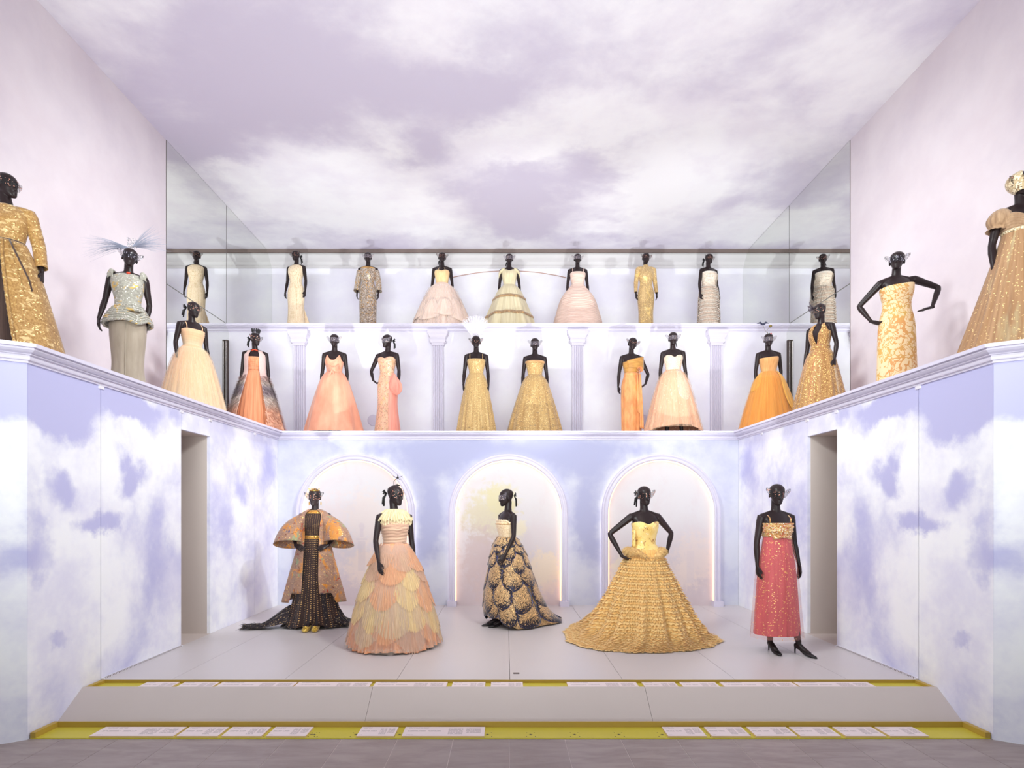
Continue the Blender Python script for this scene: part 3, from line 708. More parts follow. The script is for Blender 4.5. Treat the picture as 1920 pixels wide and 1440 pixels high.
class Skirt:
    """surface of a skirt: z table of half width, front and back depth, centre shift"""
    def __init__(s, prof, nf=16, amp=.05, seed=0, grow=1.3, deep=0, hem=0, bell=None, frontcalm=0, k2=.5, nf2=None, tail=0):
        s.p = sorted([(a[0], a[1], a[2], a[3] if len(a) > 3 else a[2], a[4] if len(a) > 4 else 0, a[5] if len(a) > 5 else 0) for a in prof])
        s.z0, s.z1 = s.p[-1][0], s.p[0][0]
        r = random.Random(seed); s.nf, s.amp, s.grow, s.hem, s.fc, s.k2 = nf, amp, grow, hem, frontcalm, k2
        s.ph = [r.random()*6.28 for _ in range(6)]; s.nf2 = nf2 or int(nf*1.7)+1; s.deep = deep; s.tail = tail
    def fold(s, t, v):
        f = math.cos(s.nf*t+s.ph[0]+.5*math.sin(2*t+s.ph[3]))+s.k2*math.cos(s.nf2*t+s.ph[1]+.4*math.sin(3*t))+.35*math.cos((s.nf//2+1)*t+s.ph[2])
        k = s.amp*(v**s.grow)
        if s.tail: k *= 1-s.tail*sstep(.86,1,v)
        if s.fc: k *= 1-s.fc*sstep(.3,.9,math.cos(t))
        return 1+k*f*.6
    def at(s, t, z, off=0, folds=True):
        v = (s.z0-z)/(s.z0-s.z1); v = min(1,max(0,v))
        rx, yf, yb, cx, cy = interp(s.p, z)
        c, q = math.cos(t), math.sin(t); ry = yf if c > 0 else yb
        m = s.fold(t, v) if folds else 1
        zz = z+(s.hem*math.sin(5*t+s.ph[4])*v**4 if s.hem else 0)
        return (cx+(rx*m+off)*q, cy-(ry*m+off)*c, zz)
    def build(s, T, mat, name='skirt', nu=192, nv=36, a0=-pi, a1=pi, z0=None, z1=None, off=0, solid=0, zfun=None, us=1):
        za, zb = (s.z0 if z0 is None else z0), (s.z1 if z1 is None else z1)
        def fn(u, v):
            t = lerp(a0, a1, u); e = zb if zfun is None else zfun(t)
            return s.at(t, lerp(za, e, v), off)
        return MB().grid(fn, nu, nv, us=us).build(name, mat, T, solid=solid)
    def panel(s, T, mat, t0, dt, zt, zb, off, name='petal', shape='round', nu=14, nv=14, lift=.02, pleat=0, npl=9, jag=0, arc=.13, thick=.004):
        """one overlapping leaf of cloth lying on the skirt; uvw.z runs 1 at the rim to 0 inside"""
        m = MB(); vs = []; uv = []
        for j in range(nv+1):
            v = math.sin(pi/2*j/nv) if shape == 'round' else j/nv
            for i in range(nu+1):
                q = i/nu*2-1
                if shape == 'round':
                    wd = .72+.28*sstep(0,.5,v) if v < .55 else math.sqrt(max(0,1-((v-.55)/.452)**2))
                    wd = max(.05, wd); vv = v
                else:           # fan: widest at the lower edge, which is a shallow arc
                    wd = .45+.55*v**.8; vv = v*(1-arc*q*q)+(jag*math.sin(q*npl*4.1+t0*7)*v if jag else 0)
                t = t0+dt*q*wd
                o = off+lift*v*(1-.35*q*q)-.010*(q**4)
                if pleat: o += pleat*v*math.sin(q*npl*pi)
                vs.append(s.at(t, lerp(zt, zb, vv), o, folds=False)); uv.append((i/nu, v, max(abs(q)**3 if v > .05 else 0, v**2.6)))
        fs = [(j*(nu+1)+i, j*(nu+1)+i+1, (j+1)*(nu+1)+i+1, (j+1)*(nu+1)+i) for j in range(nv) for i in range(nu)]
        m.add(vs, fs, uv); return m.build(name, mat, T, solid=thick)
    def ring(s, T, mat, z, h, flare, freq, wav, name='ruffle', nu=200, a0=-pi, a1=pi, nv=2, seed=0, off=0, jag=0):
        r = random.Random(seed); p1, p2 = r.random()*6, r.random()*6
        def fn(u, v):
            t = lerp(a0,a1,u); x, y, zz = s.at(t, z-h*v*(1+jag*math.sin(freq*1.7*t+p2)), off)
            k = off+flare*v+wav*v*(math.sin(freq*t+p1)+.6*math.sin(freq*.63*t+p2))
            n = Vector((math.sin(t),-math.cos(t),0)); return (x+n.x*k, y+n.y*k, max(.004, zz+.0))
        return MB().grid(fn, nu, nv).build(name, mat, T)
def straps(T, mat, x=.11, z=1.395, r=.006, top=1.505, name='strap', back=True, xt=None):
    for s in (-1,1):
        f = tpt(s*.85, z, .012); pts = [(s*x,f[1]+.002,z), (s*x*1.01,-.075,z+.05), (s*(xt or x),-.045,top-.012), (s*(xt or x),.012,top+.022), (s*(xt or x),.07,top-.02), (s*x,.098,z)]
        MB().tube(pts, [(r,.003)]*6, 6, flat=(1,0,0)).build(name, mat, T)
def band(T, mat, z, h, off, name='belt', nu=64):
    def fn(u, v):
        t = u*2*pi-pi; a = v*2*pi; return tpt(t, z+h/2*math.sin(a), off+.006*math.cos(a))
    return MB().grid(fn, nu, 8).build(name, mat, T)
def sleeve(T, mat, spec, s, r0, r1, upto=1., name='sleeve', start=-.02, solid=.003, wr=0, squash=1, n=28):
    S = Vector(spec.get('S', (s*.172,.010,1.468))); E = Vector(spec['E']); Wp = Vector(spec['W'])
    L1, L2 = (E-S).length, (Wp-E).length
    def axis(q):
        l = q*(L1+L2)
        return S+(E-S)*(l/L1) if l < L1 else E+(Wp-E)*((l-L1)/L2)
    m = 22; pts = []; rad = []
    if start < 0:
        pts = [Vector((s*.05,.016,1.512)), Vector((s*.10,.013,1.500)), Vector((s*.14,.011,1.487))]; rad = [(.034,.034),(.044,.044),(.05,.05)]
    for k in range(m+1):
        q = lerp(start, upto, k/m); a = (axis(q-.03)+axis(q)*2+axis(q+.03))/4
        pts.append(a); r = lerp(r0, r1, k/m)
        if wr: r += wr*math.sin(k*2.4)
        if k == 0: r *= .95
        rad.append((r, r*squash))
    return MB().tube(pts, rad, n, caps=False, flat=(1,0,0)).build(name, mat, T, solid=solid)
def tuft(mb, p, d, L, spread, n, r=.0012, rnd=None, bend=.3):
    rnd = rnd or random
    d = Vector(d).normalized()
    for _ in range(n):
        q = (d+Vector((rnd.uniform(-1,1),rnd.uniform(-1,1),rnd.uniform(-1,1)))*spread).normalized(); l = L*rnd.uniform(.55,1.05)
        a = Vector(p); b = a+q*l*.5; c = a+q*l+Vector((0,0,-bend*l*rnd.random()))
        mb.tube([a,b,c], [r*1.4,r,r*.3], 3, caps=False)
def fuzz(surface, mb, n, L, r=.0014, rnd=None, down=.5, za=1., zb=0., out=1.):
    """short tulle or feather tips standing off a skirt surface"""
    rnd = rnd or random.Random(3)
    for _ in range(n):
        t = rnd.uniform(-pi,pi); z = rnd.uniform(zb,za); a = Vector(surface(t,z))
        d = Vector((math.sin(t)*out+rnd.uniform(-.4,.4), -math.cos(t)*out+rnd.uniform(-.4,.4), -down+rnd.uniform(-.4,.4))).normalized()*L*rnd.uniform(.5,1.1)
        s = Vector((math.cos(t),math.sin(t),0))*r*4
        b = len(mb.v); mb.add([a-s, a+s, a+d], [(0,1,2)])
def rose(T, mat, c, r, name='fabric_rose', nrm=(0,-1,0)):
    m = MB(); c = Vector(c); q = Vector(nrm).to_track_quat('Z','Y').to_matrix()
    for k in range(9):
        a0 = k*2.4; rr = r*(.25+.085*k); 
        m.grid(lambda u,v: c+q@Vector(((rr*(.75+.45*v))*math.cos(a0+(u-.5)*2.0), (rr*(.75+.45*v))*math.sin(a0+(u-.5)*2.0), (r*.8-.06*k*r)*(v*.9)-.012*r+.2*r*math.sin(u*pi)*v)), 8, 4)
    return m.build(name, mat, T, solid=.002)
# A-line pattern of the skirts
def aline(r, waist=1.15, rw=.128, rwy=.095, top_k=.33, bell=0., ry=None, z1=0.012):
    ry = ry or r*.95
    return [(waist,rw,rwy,rwy),(waist-.1,lerp(rw,r,.22+bell*.4),lerp(rwy,ry,.22+bell*.4)),(waist-.3,lerp(rw,r,.42+bell*.6),lerp(rwy,ry,.42+bell*.6)),(waist-.6,lerp(rw,r,.66+bell*.5),lerp(rwy,ry,.66+bell*.5)),(waist-.9,lerp(rw,r,.87+bell*.25),lerp(rwy,ry,.87+bell*.25)),(z1,r,ry)]
def column(rh=.20, hem=.21, waist=1.15, mid=None, ry=.14, ryh=None, z1=.012):
    ryh = ryh or hem*.85
    return [(waist,.125,.094,.085),(1.06,.150,.107,.107),(.95,rh*.92,.118,.132),(.85,rh*.93,.120,.132),(.6,mid or rh*.9,ry,ry),(.3,lerp(mid or rh*.9,hem,.5),lerp(ry,ryh,.5)),(z1,hem,ryh)]
# ================================================================ lower stage, five gowns
d_coat, d_tulle, d_petal, d_yel, d_red = 7.5, 6.52, 7.62, 6.75, 6.18
gold_band = fabric('gold_braid', (214,150,62), (150,92,30), .45, (60,60,60), layers=(('cells',160,.7,(250,206,120),.6),), metal=.3)
gold_metal = plain('gold_metal', (226,176,84), .3, .9)
# --- 1 brocade coat
brocade = fabric('brocade', (172,134,112), (150,112,92), .55, (26,26,90), layers=(('noise',(7,7,2.2),.54,(206,136,66),.2,.45,1.3),('noise',7,.58,(150,152,116),0,.6,4.1),('noise',9,.60,(214,140,60),.25,.4,7.7),('noise',11,.61,(168,66,44),0,.6,2.2),('noise',14,.64,(84,80,116),0,.6,5.9),('noise',17,.62,(120,64,44),0,.6,8.8),('cells',120,.97,(240,196,120),.5)), bump=.3)
grey_lining = fabric('grey_lining', (150,134,122), (124,108,100), .7)
dot_tulle = fabric('dotted_brown_tulle', (62,42,38), (46,31,30), .75, (70,70,4), 'O', layers=(('udots',(42,40,1),.17,(206,160,104),.5,.35),))
black_tulle = fabric('black_train_tulle', (50,40,46), (30,24,28), .8, (60,60,10), layers=(('cells',150,.955,(190,160,120),.4),))
brown_pleat = fabric('brown_pleat', (112,86,78), (66,48,46), .75, (120,3,1), 'U')
T, H = figure(590, d_coat, ZS, 4, 'mannequin in a wide brocade coat over a dotted brown gown with black train', head=(-4,2,0), voxel=.006,
  L=dict(E=(-.285,.03,1.235), W=(-.205,-.135,1.085), d=(.75,-.55,-.25), n=(.4,.6,-.7), thumb=(0,-.2,1), curl=.3), R=dict(E=(.285,.03,1.235), W=(.205,-.135,1.085), d=(-.75,-.55,-.25), n=(-.4,.6,-.7), thumb=(0,-.2,1), curl=.3),
  feet=((-.02,-.235,-.05),(.085,-.235,.05)), shoes=False, mask=lace_dark)
gold_shoe = fabric('gold_shoe', (212,172,60), (160,120,40), .35, (60,60,60), metal=.5, layers=(('cells',120,.6,(250,220,120),.6),))
for fx, fr in ((-.02,-.05),(.085,.05)): flat_shoe(T, fx, -.235, fr, gold_shoe)
bodice(T, dot_tulle, 1.535, 1.2, .010)
sk = Skirt([(1.21,.125,.095,.085),(1.05,.165,.125,.12),(.8,.20,.15,.16),(.5,.25,.18,.22),(.2,.31,.21,.28),(.03,.36,.23,.34)], 15, .10, 1)
sk.build(T, dot_tulle, 'skirt', zfun=lambda t: .03+.06*math.exp(-((t-.1)/.35)**2))
ov = Skirt([(.72,.22,.16,.20),(.5,.25,.18,.25),(.2,.30,.20,.32),(.05,.36,.205,.40),(.015,.42,.21,.45)], 22, .11, 5)
ov.build(T, brown_pleat, 'under_skirt', a0=-.62, a1=.75, z1=.05, off=-.012, nu=80, nv=16)
ov.build(T, black_tulle, 'over_skirt', a0=.45, a1=2*pi-.42, nu=180, nv=18)
def train(u, v):      # gathered tail sweeping out to one side over the floor
    q = u*2-1; L = v
    cx = lerp(-.22,-.86,L); cy = lerp(.02,-.10,L); wd = lerp(.16,.11,L)
    z = lerp(.30*(1-q*q*.7),.028,sstep(0,.75,L))+.016*(math.sin(q*19+L*3)+1)*(.4+.6*L)+.005
    return (cx+.03*math.sin(q*23), cy+q*wd+.02*math.sin(L*9), max(.006, z-.02*abs(q)))
MB().grid(train, 60, 26).build('train', black_tulle, T, solid=.004)
def train2(u, v):
    q = u*2-1; L = v
    return (lerp(.24,.50,L)+.02*math.sin(q*17), lerp(.03,.02,L)+q*lerp(.16,.15,L), max(.006,lerp(.26*(1-q*q*.7),.04,sstep(0,.8,L))+.014*(math.sin(q*21+L*3)+1)))
MB().grid(train2, 50, 16).build('train', black_tulle, T, solid=.004)
fz = MB(); rn = random.Random(4)
for _ in range(160):
    q = rn.uniform(-1,1); a = Vector(train((q+1)/2, rn.uniform(.7,1))); tuft(fz, a, (-1,q*.4,.1), .07, .25, 1, .002, rn)
fz.build('train_fringe', black_tulle, T)
# coat body: open in front
ct = Skirt([(1.565,.062,.055,.062,0,.015),(1.545,.105,.068,.075,0,.012),(1.51,.172,.085,.10,0,.01),(1.44,.185,.105,.115),(1.35,.185,.135,.12),(1.2,.19,.15,.14),(1.0,.235,.185,.20),(.7,.315,.215,.27),(.36,.40,.225,.34)], 7, .07, 9, frontcalm=.0)
for s in (-1,1):
    def cf(u, v, s=s):
        t = s*lerp(lerp(.60,.30,sstep(0,.9,v)), pi, u); zb = .34+.13*sstep(.95,.75,abs(t))
        x, y, z = ct.at(t, lerp(1.56, zb, v)); y -= .015*sstep(.9,.4,abs(t))*(1-v)
        return (x, y, z)
    MB().grid(cf, 70, 40).build('coat_panel', brocade, T, solid=.006)
    def lapel(u, v, s=s):      # soft roll along the front edge
        t = s*lerp(.60,.30,sstep(0,.9,v)); a = u*2*pi; x, y, z = ct.at(t, lerp(1.50,.53,v)); return (x+s*.012+.014*math.cos(a), y-.02*(1-v)-.004+.007*math.sin(a), z)
    # wide cape sleeve
    A = Vector((s*.135,.012,1.475)); 
    def sl(u, v, s=s):
        a = u*2*pi; c, q = math.cos(a), math.sin(a)
        A0 = Vector((s*.115, .012+.10*q, 1.44+.085*c)); B0 = Vector((s*(.318+.20*c), -.035+.165*q, 1.095-.065*q-.01*c))
        p = A0.lerp(B0, v); b_ = math.sin(pi*v)
        return p+Vector((s*(.055*max(0,c)+.01)*b_, -.01*b_, .05*max(0,c)*b_))
    MB().grid(sl, 48, 20).build('cape_sleeve', brocade, T, solid=.006)
    MB().grid(lambda u,v: Vector(sl(u,lerp(.55,.99,v)))*1 - Vector((s*.0,0,.006)), 48, 8).build('sleeve_lining', grey_lining, T)
    fcoords = tpt(s*.3, 1.1)
band(T, gold_band, 1.525, .045, .016, 'collar'); band(T, gold_band, 1.19, .05, .016, 'belt')
m = MB(); n = 11      # tiara
for i in range(n):
    a = -1.25+2.5*i/(n-1); p = H@Vector(head_point(a,.86,.004)); q = H@(Vector(head_point(a,.86,.014))+Vector((0,0,.030+.008*math.cos(a)))); m.tube([p,(p+q)/2,q], [.0028,.002,.003], 5)
m.tube([H@Vector(head_point(-1.25+2.5*i/20,.86,.004)) for i in range(21)], .0022, 5)
m.build('tiara', gold_metal, T)
for s in (-1,1):
    e = H@Vector((s*.078,.012,.06)); MB().tube([e, e-Vector((0,0,.03)), e-Vector((0,0,.05))], [.005,.009,.003], 6).build('earring', gold_metal, T)
# --- 2 tiered tulle
cream = fabric('cream_tulle', (244,216,164), (230,194,140), .85, (170,2.5,1), 'U', alpha=.66)
sage = fabric('sage_tulle', (236,208,176), (214,184,150), .85, (170,2.5,1), 'U', alpha=.62)
peach = fabric('peach_tulle', (242,186,146), (226,160,122), .85, (170,2.5,1), 'U', alpha=.66)
peach_base = fabric('peach_underskirt', (238,170,128), (218,144,104), .85, (170,2.5,1), 'U')
mauve = fabric('mauve_tulle', (226,186,160), (206,164,142), .85, (170,2.5,1), 'U', alpha=.62)
haze_t = fabric('sheer_tulle', (228,206,190), (216,190,176), .9, (150,3,1), 'U', alpha=.25, bump=0)
ruched = fabric('ruched_tulle', (214,178,152), (180,140,120), .8, (5,5,70))
ruff = fabric('pleated_ruff', (238,222,186), (210,188,144), .85, (140,1.5,1), 'U', alpha=.9)
T, H = figure(740, d_tulle, ZS, 28, 'mannequin in a tiered peach and cream tulle ballgown with pleated ruff collar', head=(36,4,0), voxel=.0055, fine=.0088, ribbon=-1,
  L=dict(E=(-.235,-.05,1.20), W=(-.245,-.215,.975), d=(.02,-.38,-.9), n=(.9,.3,0), curl=.3), feet=((-.05,-.10,-.1),(.20,-.22,.35)))
bodice(T, ruched, sweet(1.42,.02), 1.16, .011, wrinkle=.006, nv=60)
sk = Skirt([(1.175,.125,.096,.088),(1.08,.18,.15,.16),(.85,.285,.26,.28),(.55,.385,.37,.39),(.3,.455,.45,.46),(.05,.51,.51,.52),(.02,.515,.515,.525)], 30, .06, 3, hem=.012)
sk.build(T, peach_base, 'skirt', z1=.02, nu=260)
r3 = random.Random(12)
tiers = [(1.17,.90,7,.0,(mauve,peach)),(1.06,.70,9,.3,(peach,cream,mauve)),(.92,.46,10,.0,(peach,sage,cream,peach)),(.72,.24,11,.28,(cream,sage,peach,cream)),(.56,.05,12,.1,(mauve,peach,sage,peach))]
for k, (zt, zb, n, ph, ms) in reversed(list(enumerate(tiers))):
    for i in range(n):
        t0 = ph+i*2*pi/n+r3.uniform(-.12,.12)
        sk.panel(T, ms[(i+k) % len(ms)], t0, 2*pi/n*r3.uniform(.62,.86), zt+r3.uniform(-.03,.03), max(.025, zb+r3.uniform(-.11,.09)), .008+.006*(4-k)*.6+.004*(i%3), 'tulle_petal', 'fan', nu=56, nv=14, lift=.022, pleat=.006, npl=13, jag=.03, arc=r3.uniform(.25,.48), thick=0)
Skirt([(a[0],a[1]+.03,a[2]+.03,a[3]+.03,0,0) for a in sk.p], 20, .05, 8, hem=.015).build(T, haze_t, 'tulle_veil', z0=1.15, z1=.03, nu=160, nv=24)
fz = MB(); fuzz(lambda t,z: sk.at(t,z,.03), fz, 900, .03, .0012, random.Random(5), .7, .07, .045, .3); fz.build('hem_fringe', haze_t, T)
for rr, zb, m_, o in ((.205,1.385,ruff,0),(.215,1.415,ruff,.012)):
    def rf(u, v, rr=rr, zb=zb, o=o):
        t = u*2*pi; f = math.sin(t*40)*.012*v; e = v**.8
        rx = lerp(.055, rr, v**.75)+f*.5; ry = lerp(.052, rr*.70, v**.75)+f*.5
        z = lerp(1.550, zb, v**1.5)+o+f*.8+.012*math.sin(t*11)*v
        return (rx*math.sin(t), .015-ry*math.cos(t), z)
    MB().grid(rf, 320, 8).build('ruff_collar', m_, T)
m = MB(); c = H@Vector((0,.0,.235))
m.tube([H@Vector((-.035,.0,.228)), H@Vector((-.04,0,.275)), H@Vector((0,0,.305)), H@Vector((.03,.0,.31))], .003, 5)
m.tube([H@Vector((.0,.015,.232)), H@Vector((.03,0,.238)), H@Vector((.04,-.03,.235))], [.006,.012,.006], 6)
b = H@Vector((.03,0,.325))
for a in (0.3,1.5,2.9,4.1,5.3): m.tube([b, b+Vector((math.cos(a)*.035,.0,math.sin(a)*.026)), b+Vector((math.cos(a)*.062,0,math.sin(a)*.036+.008))], [(.006,.003),(.012,.003),(.002,.002)], 6, flat=(0,1,0))
m.ell(b, (.014,.012,.012)); m.build('bird_ornament', ribbon_m, T)
# --- 3 petal gown
ivory = fabric('ivory_beaded', (240,216,180), (222,190,150), .55, (60,60,60), layers=(('cells',150,.86,(255,238,210),.3),))
petal_m = fabric('sequin_petal', (202,166,122), (180,142,98), .5, (30,30,30), layers=(('cells',95,.92,(250,208,144),.3,.4),('cells',110,.90,(112,76,50),.1,.4),('rim',105,(.30,1.0,.05,.88),(40,36,46),.3,.35),('rim',150,(.55,1.3,.0,.30),(44,46,84),.3,.35)))
rim_m = fabric('petal_rim', (30,28,46), (52,48,84), .35, (80,80,80), layers=(('cells',170,.8,(70,84,170),.5),), metal=.3)
T, H = figure(950, d_petal, ZS, -62, 'mannequin in a strapless gown of overlapping sequinned petals with dark blue rims', head=(-14,5,0), voxel=.0055, fine=.0088, mask=lace_pale, ribbon=1,
  R=dict(S=(.165,.015,1.462),E=(.235,-.02,1.20), W=(.255,-.155,.975), d=(.0,-.6,-.85), n=(-.8,.2,0), thumb=(0,-1,.3), curl=.2), feet=((-.04,-.14,-.1),(.05,-.10,.1)))
bodice(T, ivory, sweet(1.405,.0), 1.17, .012); 
def lip(u, v): 
    t = u*2*pi-pi; a = v*2*pi; zz = sweet(1.405,.0)(t); x,y,z = tpt(t, zz-.014, .015+.008*math.cos(a)+.003*math.sin(t*30)); return (x,y,z+.016*math.sin(a)+.004*math.sin(t*23))
MB().grid(lip, 120, 8).build('neckline_trim', ivory, T)
band(T, gold_band, 1.362, .014, .017, 'gold_piping')
sk = Skirt([(1.19,.118,.09,.078),(1.1,.175,.135,.15),(.95,.225,.18,.24),(.75,.275,.225,.32),(.5,.335,.265,.42),(.3,.375,.275,.53),(.12,.40,.26,.68),(.02,.40,.22,.86)], 8, .05, 2)
sk.build(T, petal_m, 'skirt', nu=120, zfun=lambda t: .02+.11*sstep(.2,.9,math.cos(t)))
rows = [(1.19,1.06,9,.0),(1.13,.94,8,.34),(1.02,.76,8,.0),(.88,.50,7,.30),(.66,.24,8,.05),(.42,.02,9,.32)]
for k, (zt, zb, n, ph) in reversed(list(enumerate(rows))):
    for i in range(n):
        t0 = ph+i*2*pi/n+r3.uniform(-.09,.09); e = r3.uniform(-.05,.05) if 0 < k < 5 else 0; bz = zb+e+(.11*sstep(.4,.9,math.cos(t0)) if k == 5 else 0)
        dt = 2*pi/n*r3.uniform(.52,.60); off = .012+.004*(5-k)+.003*(i%2)
        p = sk.panel(T, petal_m, t0, dt, zt, bz, off, 'petal', 'round', 14, 16, .014)
        me = p.data; nu, nv = 14, 16
        edge = [me.vertices[j*(nu+1)].co.copy() for j in range(3, nv+1)]+[me.vertices[nv*(nu+1)+i2].co.copy() for i2 in range(1, nu+1)]+[me.vertices[j*(nu+1)+nu].co.copy() for j in range(nv-1, 2, -1)]
        ro = MB().tube(edge, .0055, 5).build('petal_rim', rim_m, p)
MB().grid(lambda u,v: (lerp(-.03,.03,u), lerp(.075,.19,v)+.01*math.sin(u*9), 1.19-.05*v+.01*math.sin(u*7+v*4)), 6, 6).build('back_tie', lace_pale, T, solid=.002)
# --- 4 yellow ruffles
yel = fabric('yellow_tulle', (252,216,152), (240,194,122), .85, (90,30,1), 'U', bump=.4)
yel2 = fabric('yellow_tulle_deep', (248,200,126), (226,168,94), .85, (90,30,1), 'U', bump=.4)
emb = fabric('embroidered_satin', (250,220,146), (236,192,100), .45, (8,8,8), layers=(('noise',15,.56,(176,120,66),.1,.5,1.3),('noise',24,.62,(250,238,206),0,.5,5.5),('cells',120,.95,(255,230,150),.6)))
T, H = figure(1209, d_yel, ZS, 12, 'mannequin with hands on hips in a yellow ruffled tulle gown with round train', head=(-2,2,-2), voxel=.0055, fine=.0088, ribbon=-1,
  L=dict(S=(-.17,.01,1.468),E=(-.425,.06,1.265), W=(-.30,-.02,1.005), d=(.75,-.25,-.42), n=(.5,.2,.75), thumb=(0,1,.2), curl=.22), R=dict(S=(.17,.01,1.468),E=(.400,.10,1.265), W=(.285,.0,1.03), d=(-.75,-.3,-.45), n=(-.5,.2,.75), thumb=(0,1,.2), curl=.25))
bodice(T, emb, lambda t: 1.40+.012*math.sin(abs(t)*2.5)-.02*math.exp(-((t+.1)/.3)**2), 1.12, .012)
def vee(u, v):
    t = u*2*pi-pi; zb = 1.07-.10*max(0,1-abs(t)/.8); return tpt(t, lerp(1.14, zb, v), .016+.022*v)
MB().grid(vee, 64, 10).build('basque_point', emb, T, solid=.005)
def drape(u, v): return (lerp(-.152,-.120,u)-.035*math.sin(u*pi), lerp(-.07,.02,u), lerp(1.30,1.12,v)+.012*math.sin(u*12+v*3))
MB().grid(drape, 10, 10).build('side_drape', emb, T, solid=.01)
sk = Skirt([(1.08,.165,.13,.14),(.95,.215,.175,.21),(.75,.305,.265,.33),(.5,.42,.38,.50),(.28,.53,.475,.70),(.13,.63,.54,.92),(.05,.75,.58,1.10),(.008,.90,.61,1.2)], 16, .15, 4, k2=.35, grow=.7, tail=.8)
sk.build(T, yel2, 'skirt', nu=240, nv=50)
fp = MB()
def fp_s(t, z): return tpt(t, 1.06, .05)
def pep(u, v):
    t = u*2*pi-pi; a = v*2*pi; dz = -.09*max(0,1-abs(t)/.75)
    r = .042*(1-.45*max(0,1-abs(t)/.5)); x, y, z = tpt(t, 1.055, .052+r*math.cos(a)+.006*math.sin(t*31)); return (x*1.0,y,z+dz+r*.8*math.sin(a)+.006*math.sin(t*23+a))
MB().grid(pep, 140, 12).build('feather_peplum', yel, T)
m = MB(); rn = random.Random(8)
for _ in range(3200):
    u, v = rn.random(), rn.random(); p = Vector(pep(u,v)); t = u*2*pi-pi; n_ = Vector((math.sin(t),-math.cos(t),rn.uniform(-.7,.5))); tuft(m, p, n_, .05, .7, 1, .0022, rn)
m.build('feather_tips', yel, T)
m = MB(); fuzz(lambda t,z: sk.at(t,z,.026), m, 9000, .030, .0022, random.Random(9), 1.0, .98, .03, .9); m.build('tulle_tips', yel, T)['kind'] = 'stuff'
zs_ = []; z = 1.0
while z > .012:
    zs_.append(z); z -= .030 if z > .30 else max(.010, .030*(z/.30)**.9)
for i, z in enumerate(zs_):
    h = .036 if z > .25 else max(.010, .036*z/.25)
    sk.ring(T, yel if i % 2 else yel2, z, h, .034, 62+(i*7) % 23, .009, 'ruffle', 320, nv=2, seed=i, off=.003, jag=.25)
# outer fringe of the train
m = MB(); 
for _ in range(1800):
    t = rn.uniform(-pi,pi); z = rn.uniform(.008,.06); p = Vector(sk.at(t,z,.012)); n_ = Vector((math.sin(t),-math.cos(t),.15)); tuft(m, p, n_, .05, .5, 1, .0022, rn)
m.build('train_fringe', yel, T)
# --- 5 coral red column
beads = fabric('gold_beads', (206,150,84), (166,108,56), .4, (60,60,60), layers=(('cells',85,.55,(246,206,140),.6,.25),('cells',120,.86,(255,244,220),.5,.2),('cells',95,.88,(190,90,70),.1)), bump=.5)
red = fabric('coral_red_silk', (216,84,94), (192,64,76), .7, (40,3,1), 'U', layers=(('cells',95,.965,(248,190,110),.5,.3),))
sheer_red = fabric('sheer_dotted_overlay', (228,160,150), (214,130,126), .6, (60,4,1), 'U', bump=0)
def speck_overlay(name, c, dot, a, sc=85, thr=.91):
    n = NT(name); P = n.coord('O'); v = n.vor(P, sc); k = n.math('MULTIPLY', n.math('GREATER_THAN', n.sep(v.outputs['Color'])[0], thr), n.math('LESS_THAN', v.outputs['Distance'], .38))
    n.set(Base_Color=n.mix(k, lin(c), lin(dot)), Alpha=n.math('MAXIMUM', k, a), Metallic=n.math('MULTIPLY', k, .5), Roughness=.4); return n.m
sheer_red = speck_overlay('sheer_dotted_overlay', (224,150,140), (250,208,140), .20)
T, H = figure(1456, d_red, ZS, 6, 'mannequin in a coral red gold-flecked column gown and black pumps by the right doorway', head=(-10,3,3), voxel=.0055, fine=.0088, ribbon=1,
  L=down(-1,.0,.012), R=down(1,.0,.015), feet=((-.055,.0,-.1),(.185,-.14,.25)))
bodice(T, beads, straight(1.408), 1.275, .016, wrinkle=.004); 
straps(T, beads, .118, 1.405, .008, 1.492)
for z in (1.40,1.365,1.318): 
    m = MB()
    for i in range(64):
        t = i/64*2*pi; m.ell(tpt(t, z, .021), (.008,.008,.009), n=6, m=4)
    m.build('bead_row', beads, T)
sk = Skirt([(1.29,.142,.118,.092),(1.15,.160,.135,.115),(.95,.195,.155,.15),(.6,.222,.172,.175),(.20,.250,.185,.19)], 7, .035, 6)
sk.build(T, red, 'skirt'); 
MB().tube([sk.at(.02,z_,.003) for z_ in (1.28,1.0,.7,.4,.2)], .006, 6).build('front_seam', red, T)
so = Skirt([(1.29,.150,.126,.10),(1.15,.178,.150,.13),(.95,.216,.175,.17),(.6,.248,.195,.20),(.165,.284,.21,.22)], 9, .05, 7)
so.build(T, sheer_red, 'sheer_overlay', nv=30)
band(T, beads, 1.268, .028, .020, 'beaded_waistband')
m = MB()
for s in (-1,1): m.grid(lambda u,v,s=s: (s*lerp(.004,.105,u), -.135-.012*math.sin(pi*v)+.035*u*u, 1.262-.010*u+(v-.5)*lerp(.012,.055,u)), 8, 5)
m.ell((0,-.142,1.262), (.014,.012,.014)); m.build('bow', beads, T, solid=.006)
# ================================================================ gallery ledge, back row of six
def hz(y, z, h=1.83): return (z+h-EYE)*1060/(956-y)
